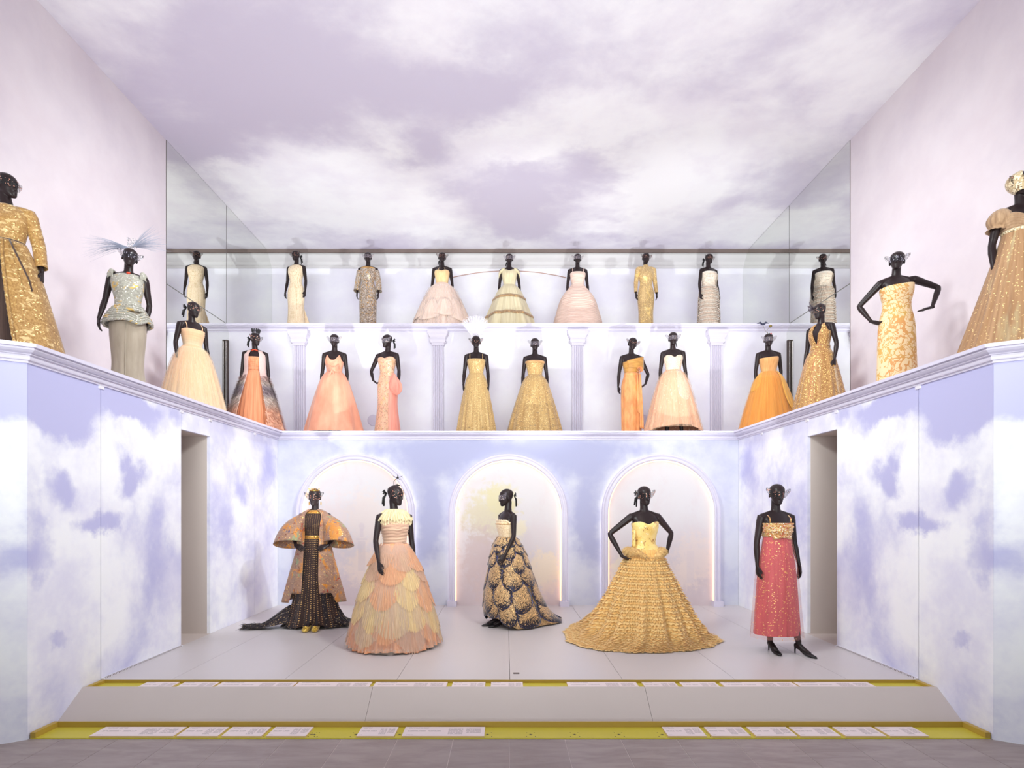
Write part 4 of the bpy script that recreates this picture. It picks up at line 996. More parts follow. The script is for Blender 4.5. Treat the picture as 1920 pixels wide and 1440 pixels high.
# peach A-line with twist bow
silk_p = fabric('peach_silk', (236,168,138), (218,142,114), .55, (14,2,1), 'U')
T, H = figure(627, 9.97, Z1, 4, 'mannequin in a plain peach A-line gown with a pointed neckline and twisted bow', head=(0,3,0), mask=lace_pale)
bodice(T, silk_p, lambda t: 1.345+.10*math.exp(-((abs(t)-.62)/.26)**2)-.01*sstep(1,1.6,abs(t)), 1.16, .013, wrinkle=.003)
sk = Skirt(aline(.50, 1.17, .128, .096, bell=.04, z1=.07), 6, .075, 11); sk.build(T, silk_p, zfun=lambda t: .075)
m = MB()
for k in range(5):
    a = -.5+.25*k; m.tube([(-.11+.01*k,-.10,1.27-.03*k),(-.02,-.135,1.215-.012*k),(.02,-.14,1.20-.01*k),(.10,-.11,1.26-.03*k)], [(.02,.006),(.012,.012),(.012,.012),(.02,.006)], 8)
m.ell((.005,-.135,1.195), (.028,.024,.034)); m.build('twisted_knot', silk_p, T)
MB().grid(lambda u,v: (lerp(-.03,.03,u)*(.4+.8*v)+.085*v, -.145-.07*v-.012*math.sin(u*pi), 1.18-.24*v-.02*u), 8, 12).build('bow_tail', silk_p, T, solid=.006)
MB().grid(lambda u,v: (lerp(-.03,.03,u)*(.4+.8*v)-.06*v, -.14-.055*v-.012*math.sin(u*pi), 1.18-.16*v+.02*u), 8, 12).build('bow_tail', silk_p, T, solid=.006)
# pink sequin column, bubble bow on hip
pink_seq = fabric('pink_sequin', (232,178,150), (210,160,130), .45, (30,30,8), layers=(('noise',(16,16,9),.57,(214,178,120),.4,.35,2.2),('cells',95,.86,(255,226,180),.6,.25),('cells',80,.88,(176,120,104),.1)))
pink_sat = fabric('pink_satin', (236,156,136), (218,130,114), .5, (12,2,1), 'U')
T, H = figure(726, 10.0, Z1, -10, 'mannequin in a pink sequinned column gown with a puffed peach bow on the hip', head=(-28,6,6), ribbon=1, mask=lace_pale, L=hip(-1,.345,1.22,.10,1.03,.255), R=down(1,.02))
bodice(T, pink_seq, sweet(1.405,.03), 1.14, .012)
sk = Skirt(column(.19,.235,1.15), 6, .03, 4); sk.build(T, pink_seq)
sk.build(T, pink_sat, 'side_panel', a0=.42, a1=1.75, off=.014, z0=1.08, nu=40, nv=20)
def bub(u, v):
    a = u*2*pi; th = pi*v; r = .125*math.sin(th)**.7*(1+.07*math.sin(a*6+v*3))*(.55+.75*v)
    return (.165+.06*v+r*math.cos(a)*.95, -.115+r*math.sin(a)*.55, 1.13-.40*v**.9)
MB().grid(bub, 72, 22).build('bubble_bow', pink_sat, T)
# plumed gold A-line
gold_lace = fabric('gold_lace', (212,178,122), (184,146,92), .6, (60,2,1), 'U', layers=(('unoise',(46,44,1),.60,(132,106,76),.1,.5),('cells',120,.92,(250,222,160),.5)))
T, H = figure(893, 10.06, Z1, 2, 'mannequin in a strappy gold A-line gown with a tall white feather plume headdress', head=(0,4,-2), mask=lace_dark, R=down(1,.0,-.01))
bodice(T, gold_lace, straight(1.40), 1.15, .011); straps(T, gold_lace, .112, 1.40, .005)
sk = Skirt(aline(.36,1.16,.126,.094,ry=.33), 17, .075, 21); sk.build(T, gold_lace)
plume = fabric('white_plume', (248,244,250), (232,226,238), .9, (60,60,60), alpha=.42, bump=0); m = MB(); rn = random.Random(31)
for k in range(12):
    a = math.radians(-48+k*8.6); L_ = .36+.07*math.cos(a*1.5)+rn.uniform(-.03,.03)
    base = H@Vector((math.sin(a)*.05,.03+.01*(k%3),.205)); pts = []
    for q in range(12):
        f = q/11; pts.append(base+Vector((math.sin(a)*L_*f*.62+.05*math.sin(a)*f*f-.012*f*f, .05*f-.10*max(0,f-.7)**1.2, math.cos(a*.75)*L_*f-.05*max(0,f-.75))))
    m.tube(pts, [.0028*(1-.06*i) for i in range(12)], 4)
    def blade(u, v, pts=pts):
        x = v*10.999; i = int(x); p = lerp(pts[i],pts[i+1],x-i); d = (pts[i+1]-pts[i]).normalized(); sd = d.cross(Vector((0,1,0)))
        wd = .024*math.sin(pi*min(1,.12+v*.88))**.6*(1+.22*math.sin(v*70+k)); q = u*2-1
        return p+sd*q*wd+d*abs(q)*wd*.8+Vector((0,-.012*q*q,0))
    m.grid(blade, 6, 40)
    for q in range(2, 12):
        d = (pts[q]-pts[q-1]).normalized(); sd = d.cross(Vector((0,1,0)))
        for w_ in range(8):
            s = 1 if w_ % 2 else -1; p = lerp(pts[q-1],pts[q],rn.random()); l = .040*rn.uniform(.7,1.15)
            e_ = p+sd*s*l+d*l*.9+Vector((0,rn.uniform(-.015,.015),-.004)); bq = d*.003
            m.add([p-bq,p+bq,e_], [(0,1,2)])
m.build('feather_plume', plume, T)
# strapless gold ballgown
gold_chk = fabric('gold_check_lace', (206,170,112), (176,136,84), .6, (60,2,1), 'U', layers=(('unoise',(40,60,1),.57,(124,102,80),.1,.5),('cells',110,.92,(252,224,164),.5)))
T, H = figure(1003, 10.2, Z1, 0, 'mannequin in a strapless gold lace ballgown, right of the one with the plume', head=(0,4,0), mask=lace_pale)
bodice(T, gold_chk, straight(1.41), 1.15, .012); band(T, fabric('neck_fold', (222,170,116), (190,140,92)), 1.385, .04, .02, 'neckline_fold')
sk = Skirt(aline(.515,1.17,.126,.094,ry=.46), 15, .06, 23); sk.build(T, gold_chk)
# orange asymmetric column
org = fabric('apricot_brocade', (240,166,106), (222,138,82), .5, (18,18,6), layers=(('noise',9,.58,(226,160,92),.2,.4,2.2),))
org2 = fabric('bronze_taffeta', (200,146,76), (172,118,56), .45, (8,8,40))
T, H = figure(1184, 10.16, Z1, 6, 'mannequin in an apricot column gown with an upright bronze bodice flap and waist rose', head=(0,3,9), ribbon=0, mask=lace_dark, R=hip(1,.345,1.20,.10,1.0,.255), L=down(-1,-.02,.02))
bodice(T, org2, lambda t: 1.375+.03*sstep(-.6,1.0,t)*(1 if t < 1.4 else 0), 1.15, .012, wrinkle=.003)
MB().grid(lambda u,v: (lerp(-.10,.20,u)-.02*(1-u)*v, -.115+.04*u*u-.03*math.sin(u*pi), lerp(1.27,1.385+.085*u,v)-.02*(1-v)*u), 12, 8).build('bodice_flap', org2, T, solid=.006)
sk = Skirt([(1.17,.125,.096,.085),(1.05,.165,.125,.12),(.92,.188,.145,.14),(.5,.185,.15,.15),(.02,.175,.15,.15)], 9, .05, 3, grow=.5); sk.build(T, org, zfun=lambda t: .02+.12*math.exp(-((t-.35)/.14)**2))
band(T, org, 1.155, .06, .016, 'waist_sash'); rose(T, org, (.10,-.125,1.225), .055)
MB().grid(lambda u,v: (.10+lerp(-.035,.035,u)*(.5+.6*v)+.03*v, -.15-.03*math.sin(v*2.2)-.008*math.sin(u*9), 1.17-.98*v-.03*u), 10, 24).build('sash_tail', org, T, solid=.004)
MB().grid(lambda u,v: (.05+lerp(-.02,.02,u)*(.5+.6*v)+.02*v, -.155-.03*math.sin(v*2.2), 1.17-.70*v-.03*u), 8, 20).build('sash_tail', org, T, solid=.004)
# peach tulle, sweetheart silver bodice
pt = fabric('pale_peach_tulle', (232,180,146), (214,156,124), .85, (90,2,1), 'U', layers=(('cells',85,.975,(255,240,214),.4),))
silv = fabric('silver_lace_bodice', (236,206,180), (206,178,158), .5, (30,30,30), layers=(('noise',13,.58,(188,176,170),.3,.4),('cells',110,.86,(255,240,220),.5)))
T, H = figure(1262, 9.86, Z1, -4, 'mannequin in a pale peach tulle gown with a silver sweetheart bodice on the lower ledge', head=(-4,3,0), ribbon=1, mask=lace_pale, feet=((-.10,-.02,-.15),(.15,-.02,.15)))
bodice(T, silv, sweet(1.40,.045), 1.14, .012)
sk = Skirt(aline(.47,1.17,.128,.096,bell=.06,ry=.42,z1=.12), 16, .05, 31, hem=.015); sk.build(T, pt, zfun=lambda t: .16-.08*sstep(.5,1.3,abs(t)))
sk.panel(T, silv, .45, .42, 1.15, .60, .006, 'lace_spray', 'round', 14, 14, .006)
sh = fabric('peach_veil', (248,214,184), (240,196,160), .9, (70,3,1), 'U', alpha=.3, bump=0)
Skirt([(a[0],a[1]+.025,a[2]+.025,a[3]+.025,0,0) for a in sk.p], 14, .05, 8).build(T, sh, 'tulle_veil', nv=20, z0=1.12, zfun=lambda t: .13-.07*sstep(.5,1.3,abs(t)))

# ================================================================ gallery ledge, side rows
# left: cream tulle in profile
crt = fabric('cream_peach_tulle', (238,206,166), (230,190,146), .85, (80,2,1), 'U', ramp=('v', ((0,(236,186,146)),(.45,(236,194,152)),(1,(216,198,166)))))
T, H = figure(361, 8.42, Z1, 52, 'mannequin seen side-on in a cream tulle gown with straps, before the left mirror', head=(20,10,0), ribbon=-1, voxel=.0075, L=dict(E=(-.225,.03,1.19), W=(-.24,-.07,.955), d=(.0,-.2,-1), n=(1,.2,0), curl=.45))
bodice(T, crt, straight(1.40), 1.15, .011, wrinkle=.004); straps(T, crt, .11, 1.40, .007)
sk = Skirt(aline(.47,1.17,.128,.098,bell=.08,ry=.47), 18, .06, 41); sk.build(T, crt)
Skirt([(a[0],a[1]+.02,a[2]+.02,a[3]+.02,0,0) for a in sk.p], 14, .05, 8).build(T, fabric('cream_veil', (248,226,196), (240,212,176), .9, (70,3,1), 'U', alpha=.3, bump=0), 'tulle_veil', nv=20, z0=1.12)
# ombre fringed vest
ptul = fabric('apricot_pleats', (240,166,124), (216,136,96), .75, (70,2,1), 'U')
omb = fabric('ombre_fringe', (230,190,170), None, .9, (50,50,20), ramp=('z', ((.0,(226,194,178)),(.13,(250,196,166)),(.42,(250,198,168)),(.55,(242,220,208)),(.66,(236,220,212)),(.74,(178,156,164)),(.84,(190,172,180)),(.93,(228,212,202)),(1.,(228,194,188)))))
T, H = figure(470, 9.9, Z1, 14, 'mannequin in an apricot gown under a long ombre fringed vest, wearing a dark spiked crown', head=(42,2,0), ribbon=-1, x=-4.43)
bodice(T, ptul, straight(1.39), 1.16, .011, wrinkle=.005, nv=50); band(T, ptul, 1.19, .05, .016, 'waistband')
sk = Skirt(aline(.34,1.17,.128,.096,ry=.3), 20, .06, 44); sk.build(T, ptul)
vs_ = Skirt([(1.50,.125,.075,.095,0,.012),(1.43,.176,.118,.122),(1.3,.176,.158,.125),(1.15,.178,.142,.13),(1.0,.225,.18,.19),(.7,.325,.27,.30),(.35,.42,.36,.40),(.02,.50,.42,.48)], 9, .05, 46)
rn = random.Random(17)
for s in (-1,1):
    def vf(u, v, s=s): return vs_.at(s*lerp(lerp(.50,.62,v), pi, u), lerp(1.515,.02,v))
    MB().grid(vf, 50, 40).build('vest_panel', omb, T, solid=.006)
    m = MB()
    for k in range(2600):
        t = s*lerp(.55,pi,rn.random()); z = 1.05*rn.random()**.8; a = Vector(vs_.at(t,z+.02,.006)); q = Vector((math.sin(t)+rn.uniform(-.5,.5),-math.cos(t)+rn.uniform(-.5,.5),-.5+rn.uniform(-.5,.3))).normalized()*.075; sd = Vector((math.cos(t),math.sin(t),.0))*.013
        m.add([a-sd,a+sd,a+q], [(0,1,2)])
    o = m.build('fringe', omb, T); o['kind'] = 'stuff'
m = MB()
for i in range(11): 
    a = -1.1+2.2*i/10; m.ell((.062*math.sin(a), .012-.062*math.cos(a)-.0, 1.515+.012*math.cos(a*2)), (.014,.012,.012), n=8, m=5)
m.build('coral_necklace', plain('coral_beads', (206,72,40), .4), T)
m = MB()
for i in range(9):
    a = math.radians(-90+i*22.5+0); p = H@Vector(head_point(a*.9,.90,.002)); q = H@(Vector(head_point(a*.9,.90,.022))+Vector((0,0,.085))); m.tube([p,lerp(p,q,.6),q], [(.005,.004),(.013,.005),(.008,.004)], 6, flat=(1,0,0))
m.tube([H@Vector(head_point(-pi+2*pi*i/24,.88,.004)) for i in range(25)], .006, 6); m.build('spiked_crown', ribbon_m, T)
# grey skirt suit
gsk = fabric('taupe_crepe', (170,156,140), (150,136,120), .7, (10,2,1), 'U')
gjk = fabric('grey_jacquard', (176,172,160), (146,142,132), .6, (40,40,40), layers=(('noise',11,.57,(206,170,92),.3,.4,2.2),('cells',110,.93,(236,232,226),.5)), bump=.5)
T, H = figure(240, 6.68, Z1, 20, 'mannequin in a grey jacket and long taupe skirt with a feather fascinator on its head', head=(14,0,8), mask=lace_silver, voxel=.006, L=down(-1,.02,.05,.3), R=dict(E=(.20,.09,1.2), W=(.17,.05,.95), d=(0,0,-1)))
bodice(T, gjk, 1.51, 1.09, .016)
for s in (-1,1): MB().grid(lambda u,v,s=s: (s*(.135+.06*v), .01+.075*math.cos(u*2*pi)*(1-.1*v), 1.47+.045*math.sin(pi*v*.8)-.03*v+.07*math.sin(u*2*pi)*(1-.5*v)+.008*math.sin(u*40)), 40, 6).build('cap_sleeve', gjk, T, solid=.008)
for k in range(7):          # wrapped folds of the peplum
    def pf(u, v, k=k):
        t = u*2*pi-pi; a = v*2*pi; zc = 1.105-.030*k+.028*math.sin(t*1.0+.6)+(-.05*max(0,1-abs(t-.55)/.5) if k > 2 else 0)
        x, y, z = tpt(t, max(.9,zc), .022+.012*k*(1-.05*k)+.016*math.cos(a)+.004*math.sin(t*17+k)); return (x,y,zc+.018*math.sin(a))
    MB().grid(pf, 80, 8).build('peplum_fold', gjk, T)
sk = Skirt([(1.08,.15,.11,.11),(.92,.19,.13,.145),(.8,.19,.135,.145),(.45,.165,.13,.135),(.25,.185,.15,.155),(.02,.25,.20,.22)], 8, .05, 51); sk.build(T, gsk)
MB().tube([sk.at(.05,z_,.003) for z_ in (.9,.6,.3,.1)], .005, 6).build('front_seam', gsk, T)
m = MB(); rn = random.Random(3); b = H@Vector((-.02,.0,.24))
tuft(m, b, (-1,-.05,-.02), .46, .30, 90, .0011, rn, .25); tuft(m, b+Vector((.03,0,.02)), (1,0,.5), .40, .42, 90, .0013, rn, .12)
m.build('feather_sprays', plain('pale_blue_feather', (176,180,200), .8), T)
m = MB()
for _ in range(60): m.ell(b+Vector((rn.uniform(-.02,.07),rn.uniform(-.03,.03),rn.uniform(0,.11))), (.007,.007,.007), n=5, m=4)
m.build('crystal_cluster', plain('crystals', (220,220,226), .15, .8), T)
MB().ell((.02,-.068,1.512), (.022,.01,.012)).build('coral_necklace', plain('red_stone', (214,70,40), .3), T)
# gold coat
gcoat = fabric('gold_brocade', (190,148,88), (156,112,58), .45, (70,70,50), layers=(('noise',(13,13,26),.56,(216,184,130),.2,.4,2.2),('noise',(9,9,22),.60,(146,104,52),.1,.5,6.1),('cells',100,.955,(255,226,160),.2,.3)), bump=.6)
brn = fabric('brown_chiffon', (88,66,58), (62,45,42), .7, (70,2,1), 'U')
sp = dict(E=(.232,.035,1.20), W=(.262,.0,.965), d=(.03,-.1,-1), n=(-1,0,0), curl=.3)
T, H = figure(2, 5.2, Z1, 24, 'mannequin in a long gold brocade coat open over a brown skirt, left picture edge', head=(60,-2,0), voxel=.005, R=sp, mask=lace_dark, x=-4.63)
bodice(T, gcoat, 1.535, 1.16, .016); sleeve(T, gcoat, sp, 1, .058, .048, .93, wr=.001); sleeve(T, gcoat, down(-1), -1, .058, .048, .93, wr=.001)
sk = Skirt([(1.18,.13,.10,.09),(1.0,.20,.16,.16),(.6,.27,.21,.22),(.02,.36,.27,.30)], 14, .06, 61); sk.build(T, brn)
co = Skirt([(1.19,.145,.115,.105),(1.0,.225,.185,.185),(.6,.335,.26,.28),(.02,.475,.35,.40)], 7, .05, 62)
for s in (-1,1): MB().grid(lambda u,v,s=s: co.at(s*lerp(lerp(.03,.40,v**.7), pi, u), lerp(1.185,.02,v)), 60, 40).build('coat_skirt', gcoat, T, solid=.008)
for s in (-1,1):
    m = MB(); m.tube([co.at(s*lerp(.03,.40,(i/40)**.7), lerp(1.18,.02,i/40), .006+.006*(i%2)) for i in range(41)], [.013+.004*(i%2) for i in range(41)], 6); m.build('scalloped_edge', gcoat, T)
band(T, brn, 1.185, .022, .026, 'sash'); MB().tube([tpt(.35,1.185,.034), (.10,-.17,1.10), (.17,-.215,.95), (.235,-.235,.80),(.26,-.245,.70)], [(.013,.005)]*5, 6).build('sash_tail', brn, T)
# right: orange tulle
ot = fabric('orange_tulle', (232,160,80), (212,128,60), .8, (70,1.6,1), 'U'); ot2 = fabric('golden_tulle', (232,174,86), (214,150,66), .8, (60,2,1), 'U')
nud = fabric('nude_corset', (232,176,114), (214,152,94), .7, (50,2,1), 'U')
T, H = figure(1441, 9.94, Z1, -4, 'mannequin in an orange tulle ballgown with a bird ornament above its head', head=(-4,3,0), ribbon=0, mask=lace_pale, L=down(-1), R=dict(E=(.235,.06,1.2), W=(.225,.06,.95), d=(0,0,-1)))
bodice(T, nud, lambda t: 1.385+.025*sstep(-.6,.9,t)-.0*abs(t), 1.13, .012)
sk = Skirt(aline(.50,1.155,.135,.10,bell=.02,ry=.42), 20, .06, 71); sk.build(T, ot)
sk.panel(T, ot2, .95, .45, 1.16, .42, .02, 'side_drape', 'round', 20, 20, .03, pleat=.01, npl=4); sk.panel(T, ot2, -1.25, .45, 1.15, .80, .004, 'side_drape', 'round', 20, 16, .012, pleat=.008, npl=4)
Skirt([(a[0],a[1]+.02,a[2]+.02,a[3]+.02,0,0) for a in sk.p], 14, .05, 8).build(T, fabric('orange_veil', (244,186,96), (238,164,70), .9, (70,3,1), 'U', alpha=.28, bump=0), 'tulle_veil', nv=20, z0=1.05)
m = MB(); b0 = H@Vector((-.01,.0,.23))
m.tube([b0, b0+Vector((-.02,0,.06)), b0+Vector((.03,0,.12))], .0025, 5); m.tube([b0, b0+Vector((-.05,0,.06)), b0+Vector((-.085,0,.155))], .002, 5)
m.ell(b0+Vector((.045,0,.135)), (.026,.022,.022)); m.build('bee_ornament', plain('dark_gold', (120,100,40), .4, .4), T)
m = MB(); b = b0+Vector((-.085,0,.165)); m.ell(b, (.035,.013,.013))
for s in (-1,1): m.tube([b, b+Vector((s*.05,0,.035)), b+Vector((s*.105,0,.018))], [(.014,.004),(.018,.004),(.002,.002)], 6)
m.build('bird_ornament', plain('dark_blue_feather', (44,46,72), .5), T)
for dx, c in ((.03,(190,50,40)),(.0,(40,70,60))): MB().ell(H@Vector((dx,-.035,.222)), (.014,.012,.012)).build('head_flower', plain('flower', c, .5), T)
# gold sequinned halter in profile
gs = fabric('gold_sequin', (184,138,84), (156,112,66), .55, (30,2,1), 'U', layers=(('unoise',(22,.5,1),.56,(194,108,78),.1,.5),('unoise',(26,.5,3),.58,(196,174,146),.1,.5),('cells',105,.90,(255,220,140),.4,.4),('cells',90,.90,(140,92,40),.1,.5)))
T, H = figure(1538, 8.5, Z1, -58, 'mannequin seen side-on in a gold sequinned halter gown before the right mirror', head=(-10,8,0), voxel=.0075, mask=lace_dark, R=dict(S=(.165,.012,1.466),E=(.225,.03,1.19), W=(.235,-.045,.95), d=(0,-.15,-1), n=(-1,.1,0), curl=.5))
bodice(T, gs, lambda t: 1.40+.09*math.exp(-((abs(t)-.62)/.25)**2)-.20*math.exp(-(t/.20)**2)-.02*sstep(.9,1.5,abs(t)), 1.14, .012)
for s in (-1,1): MB().tube([tpt(s*.55,1.43,.012),(s*.075,-.058,1.50),(s*.05,.02,1.545),(0,.07,1.525)], [(.035,.004),(.026,.004),(.018,.004),(.014,.004)], 8, flat=(1,0,0)).build('halter_strap', gs, T)
band(T, gs, 1.165, .06, .018, 'waistband')
sk = Skirt(aline(.39,1.15,.13,.098,ry=.44), 16, .06, 81); sk.build(T, gs)
MB().ell(tpt(1.9,.0,0), (.001,.001,.001))
m = MB(); c = Vector((-.02,-.10,.16))
for k in range(7):
    a = k*.9; m.tube([H@c, H@(c+Vector((.03*math.cos(a),-.035-.01*k,.045*math.sin(a)+.02))), H@(c+Vector((.05*math.cos(a),-.06,.085*math.sin(a)+.03)))], [(.004,.002),(.014,.003),(.003,.002)], 6)
m.build('feather_mask_trim', plain('grey_feather', (90,80,92), .8), T)
MB().tube([(.24+.012*math.cos(a*.6),-.085+.012*math.sin(a*.6),.845) for a in range(11)], .004, 5).build('ring', gold_metal, T)
# coral print
cp = NT('coral_print'); P = cp.vmul(cp.coord('O'), (1,1,.8))
def ridge(sc, off, w):
    v = cp.noise(cp.vadd(P, (off, off*.7, .3)), sc, 1.5, .5, .5).outputs[0]
    return cp.math('LESS_THAN', cp.math('ABSOLUTE', cp.math('SUBTRACT', v, .5)), w)
gate = cp.math('GREATER_THAN', cp.noise(P, 13, 2).outputs[0], .44)
k1 = cp.math('MULTIPLY', cp.math('MAXIMUM', ridge(9, 0, .026), ridge(10, 4.4, .024)), gate); k2 = cp.math('MULTIPLY', ridge(19, 2.2, .030), cp.math('GREATER_THAN', cp.noise(P, 6, 2).outputs[0], .5))
pc = cp.mix(cp.mr(cp.noise(P,4).outputs[0],.4,.6), lin((214,150,88)), lin((208,162,84)))
cp.set(Base_Color=cp.mix(cp.math('MAXIMUM', k1, k2), lin((234,204,160)), pc), Roughness=.6); cp = cp.m
T, H = figure(1681, 6.78, Z1, -14, 'mannequin with hands on hips in a cream gown printed with orange coral branches', head=(-22,-2,4), voxel=.0055, mask=lace_silver,
  L=dict(S=(-.172,.01,1.462),E=(-.375,.09,1.235), W=(-.275,-.01,1.015), d=(.8,-.1,-.35), n=(.4,.2,.8), thumb=(0,1,.2), curl=.35), R=dict(S=(.185,.01,1.485),E=(.46,.05,1.375), W=(.345,-.06,1.115), d=(-.9,-.15,-.22), n=(-.2,.2,-.9), thumb=(0,1,.1), curl=.1))
bodice(T, cp, lambda t: 1.40+.035*sstep(-.3,1.2,t)-.01*abs(t), 1.22, .024, wrinkle=.004, bust=1)
sk = Skirt([(1.26,.150,.118,.098),(1.15,.150,.115,.105),(1.02,.180,.130,.135),(.88,.195,.14,.15),(.5,.205,.155,.16),(.02,.215,.165,.17)], 5, .02, 91); sk.build(T, cp)
band(T, cp, 1.235, .03, .022, 'bust_band')
# bronze empire gown at the right edge
brz = fabric('bronze_tulle', (190,148,108), (160,118,82), .6, (60,2,1), 'U', layers=(('unoise',(22,2,1),.56,(190,164,124),.1,.5),('cells',130,.965,(255,224,160),.15,.4)))
brt = fabric('taupe_tulle', (192,158,124), (158,124,94), .8, (30,30,8))
capm = fabric('sequin_cap', (222,198,156), (186,156,114), .35, (60,60,60), layers=(('cells',90,.6,(250,234,200),.2,.3),('cells',90,.88,(130,104,74),.1)), bump=.6)
sp = dict(E=(-.225,.02,1.19), W=(-.23,-.03,.95), d=(0,-.1,-1))
T, H = figure(1925, 5.18, Z1, -18, 'mannequin in a glittering bronze gown and sequinned cap, right picture edge', head=(10,2,0), voxel=.005, L=sp, x=4.70)
bodice(T, brt, lambda t: 1.44+.01*math.cos(2*t)-.075*math.exp(-(t/.35)**2), 1.26, .014, wrinkle=.008, nv=40)
for s in (-1,1):
    S = Vector((s*.165,.010,1.475)); E = Vector((s*.225,.02,1.19)); ax = (E-S).normalized()
    def pfn(u, v):
        a = u*2*pi; q = lerp(-.10,.56,v); r = interp([(0,.045),(.15,.075),(.45,.098),(.72,.085),(.86,.058),(1,.085)], v)[0]
        r *= 1+.05*math.sin(a*14)*v; c = S+(E-S)*q-Vector((s*.012,0,0)); b1 = Vector((0,1,0)); b2 = ax.cross(b1)
        return c+b1*r*math.cos(a)+b2*r*math.sin(a)
    MB().grid(pfn, 96, 18).build('puff_sleeve', brt, T, solid=.003)
sk = Skirt([(1.29,.150,.122,.095),(1.15,.19,.165,.15),(.9,.265,.23,.24),(.5,.385,.33,.36),(.02,.53,.44,.50)], 22, .06, 95); sk.build(T, brz, nu=240)
band(T, capm, 1.275, .03, .024, 'beaded_belt')
def capf(u, v):
    a = lerp(.62, 2*pi-.62, u); qz = lerp(.10,1.,v) ; p = Vector(head_point(a, min(1,lerp(.18,1,v)), .016+.02*math.sin(pi*v)*sstep(.6,2.2,min(a,2*pi-a)))); return H@p
MB().grid(capf, 40, 20).build('sequin_cap', capm, T, solid=.01)

# ================================================================ top ledge, seven gowns
# cream open-knit sheath with side tail
kn = fabric('cream_knit', (248,228,200), (234,206,170), .8, (50,50,50), layers=(('dots',36,.30,(206,172,126),0,.8,.05),), bump=.6)
T, H = figure(555, 12.02, Z2, -10, 'mannequin in a sleeveless cream openwork sheath, leftmost on the top ledge', head=(-4,2,-3), ribbon=1, mask=lace_dark)
bodice(T, kn, 1.515, 1.14, .012)
sk = Skirt([(1.15,.127,.096,.085),(1.02,.168,.118,.125),(.88,.185,.12,.135),(.6,.172,.13,.14),(.3,.185,.15,.20),(.02,.23,.19,.30)], 6, .03, 101); sk.build(T, kn)
for s in (-1,1): MB().grid(lambda u,v,s=s: (s*(.10+lerp(0,.20,u)*v)+0, .05+.22*u*v+.02*math.sin(u*5), lerp(.78,.02,v)), 10, 16).build('side_tail', kn, T, solid=.006)
# silver sequin with cape sleeves
ss = fabric('silver_gold_sequin', (176,160,146), (140,122,108), .4, (50,50,14), layers=(('cells',(70),.72,(214,200,190),.5,.3),('cells',62,.86,(226,176,110),.6,.25),('cells',75,.84,(104,86,72),.3)))
T, H = figure(690, 12.1, Z2, 2, 'mannequin in a straight silver and gold sequinned long-sleeved gown on the top ledge', head=(-2,2,0), mask=lace_pale)
bodice(T, ss, 1.50, 1.14, .014); band(T, gold_band, 1.49, .03, .02, 'collar')
for s in (-1,1): sleeve(T, ss, down(s,0,.01), s, .060, .066, .92, start=.06)
sk = Skirt([(1.15,.14,.105,.095),(1.0,.175,.125,.13),(.85,.185,.13,.14),(.4,.178,.135,.14),(.02,.175,.14,.14)], 5, .015, 105); sk.build(T, ss)
# white tulle ball
wt = fabric('white_peach_tulle', (246,222,206), (234,204,186), .85, (60,2,1), 'U'); wb = fabric('cream_corset', (248,214,162), (236,192,136), .7, (60,2,1), 'U')
T, H = figure(829, 12.1, Z2, 0, 'mannequin in a white and peach tulle ballgown with a cream corset on the top ledge', head=(10,2,0), ribbon=-1, mask=lace_dark)
bodice(T, wb, sweet(1.41,.03), 1.10, .012); straps(T, wb, .07, 1.40, .004, 1.50, xt=.045)
sk = Skirt(aline(.66,1.16,.128,.10,bell=.02,ry=.6), 14, .07, 111); sk.build(T, wt)
for i in range(10): sk.panel(T, wt, i*2*pi/10+.2, .45, .72+.05*(i%3), .30-.08*(i%2), .02, 'tulle_layer', 'fan', 16, 8, .02, pleat=.008, npl=5)
Skirt([(a[0],a[1]+.03,a[2]+.03,a[3]+.03,0,0) for a in sk.p], 12, .06, 8).build(T, fabric('white_veil', (246,230,222), (238,216,206), .9, (70,3,1), 'U', alpha=.3, bump=0), 'tulle_veil', nv=20, z0=1.05)
# tiered cream with gold bands
tc = fabric('ivory_pleats', (230,218,184), (208,192,154), .75, (80,2,1), 'U'); gb = fabric('gold_trim', (176,146,112), (140,110,80), .5, (40,40,40), layers=(('cells',70,.8,(240,196,130),.6,.25),))
T, H = figure(955, 12.17, Z2, 0, 'mannequin in an ivory tiered gown with bronze bands, middle of the top ledge', head=(0,2,0), ribbon=-1, mask=lace_pale)
bodice(T, tc, lambda t: 1.475-.04*math.exp(-(t/.3)**2), 1.13, .013)
for s in (-1,1): MB().grid(lambda u,v,s=s: (s*(.10+.13*v), .01+(.085-.01*v)*math.cos(u*2*pi), 1.485-.13*v*v+(.055)*math.sin(u*2*pi)*(.6+.4*v)+.008*math.sin(u*50)*v), 60, 8).build('flutter_sleeve', tc, T, solid=.003)
sk = Skirt(aline(.62,1.15,.128,.10,bell=-.02,ry=.58), 9, .10, 121, grow=.9); sk.build(T, tc)
for z in (.83,.44):
    MB().grid(lambda u,v: sk.at(u*2*pi-pi, z+.035-.07*v, .008+.012*math.sin(pi*v)), 240, 6).build('bronze_band', gb, T)
# pink gathered bell
pg = fabric('blush_gathered', (240,212,198), (222,188,174), .8, (3,3,60), bump=.6); 
T, H = figure(1083, 12.17, Z2, 0, 'mannequin in a blush gathered bell-shaped gown with thin straps on the top ledge', head=(0,2,0), mask=lace_pale)
bodice(T, pg, straight(1.405), 1.14, .012, wrinkle=.006, nv=50); straps(T, pg, .115, 1.40, .006)
sk = Skirt([(1.16,.128,.10,.095),(1.05,.22,.18,.2),(.85,.36,.32,.34),(.55,.46,.42,.44),(.3,.525,.48,.5),(.012,.55,.5,.52)], 7, .03, 131)
def gat(u, v):
    t = u*2*pi-pi; z = lerp(1.155,.015,v); return sk.at(t, z, .007*math.sin(z*150+1.2*math.sin(t*2)))
MB().grid(gat, 120, 150).build('skirt', pg, T)
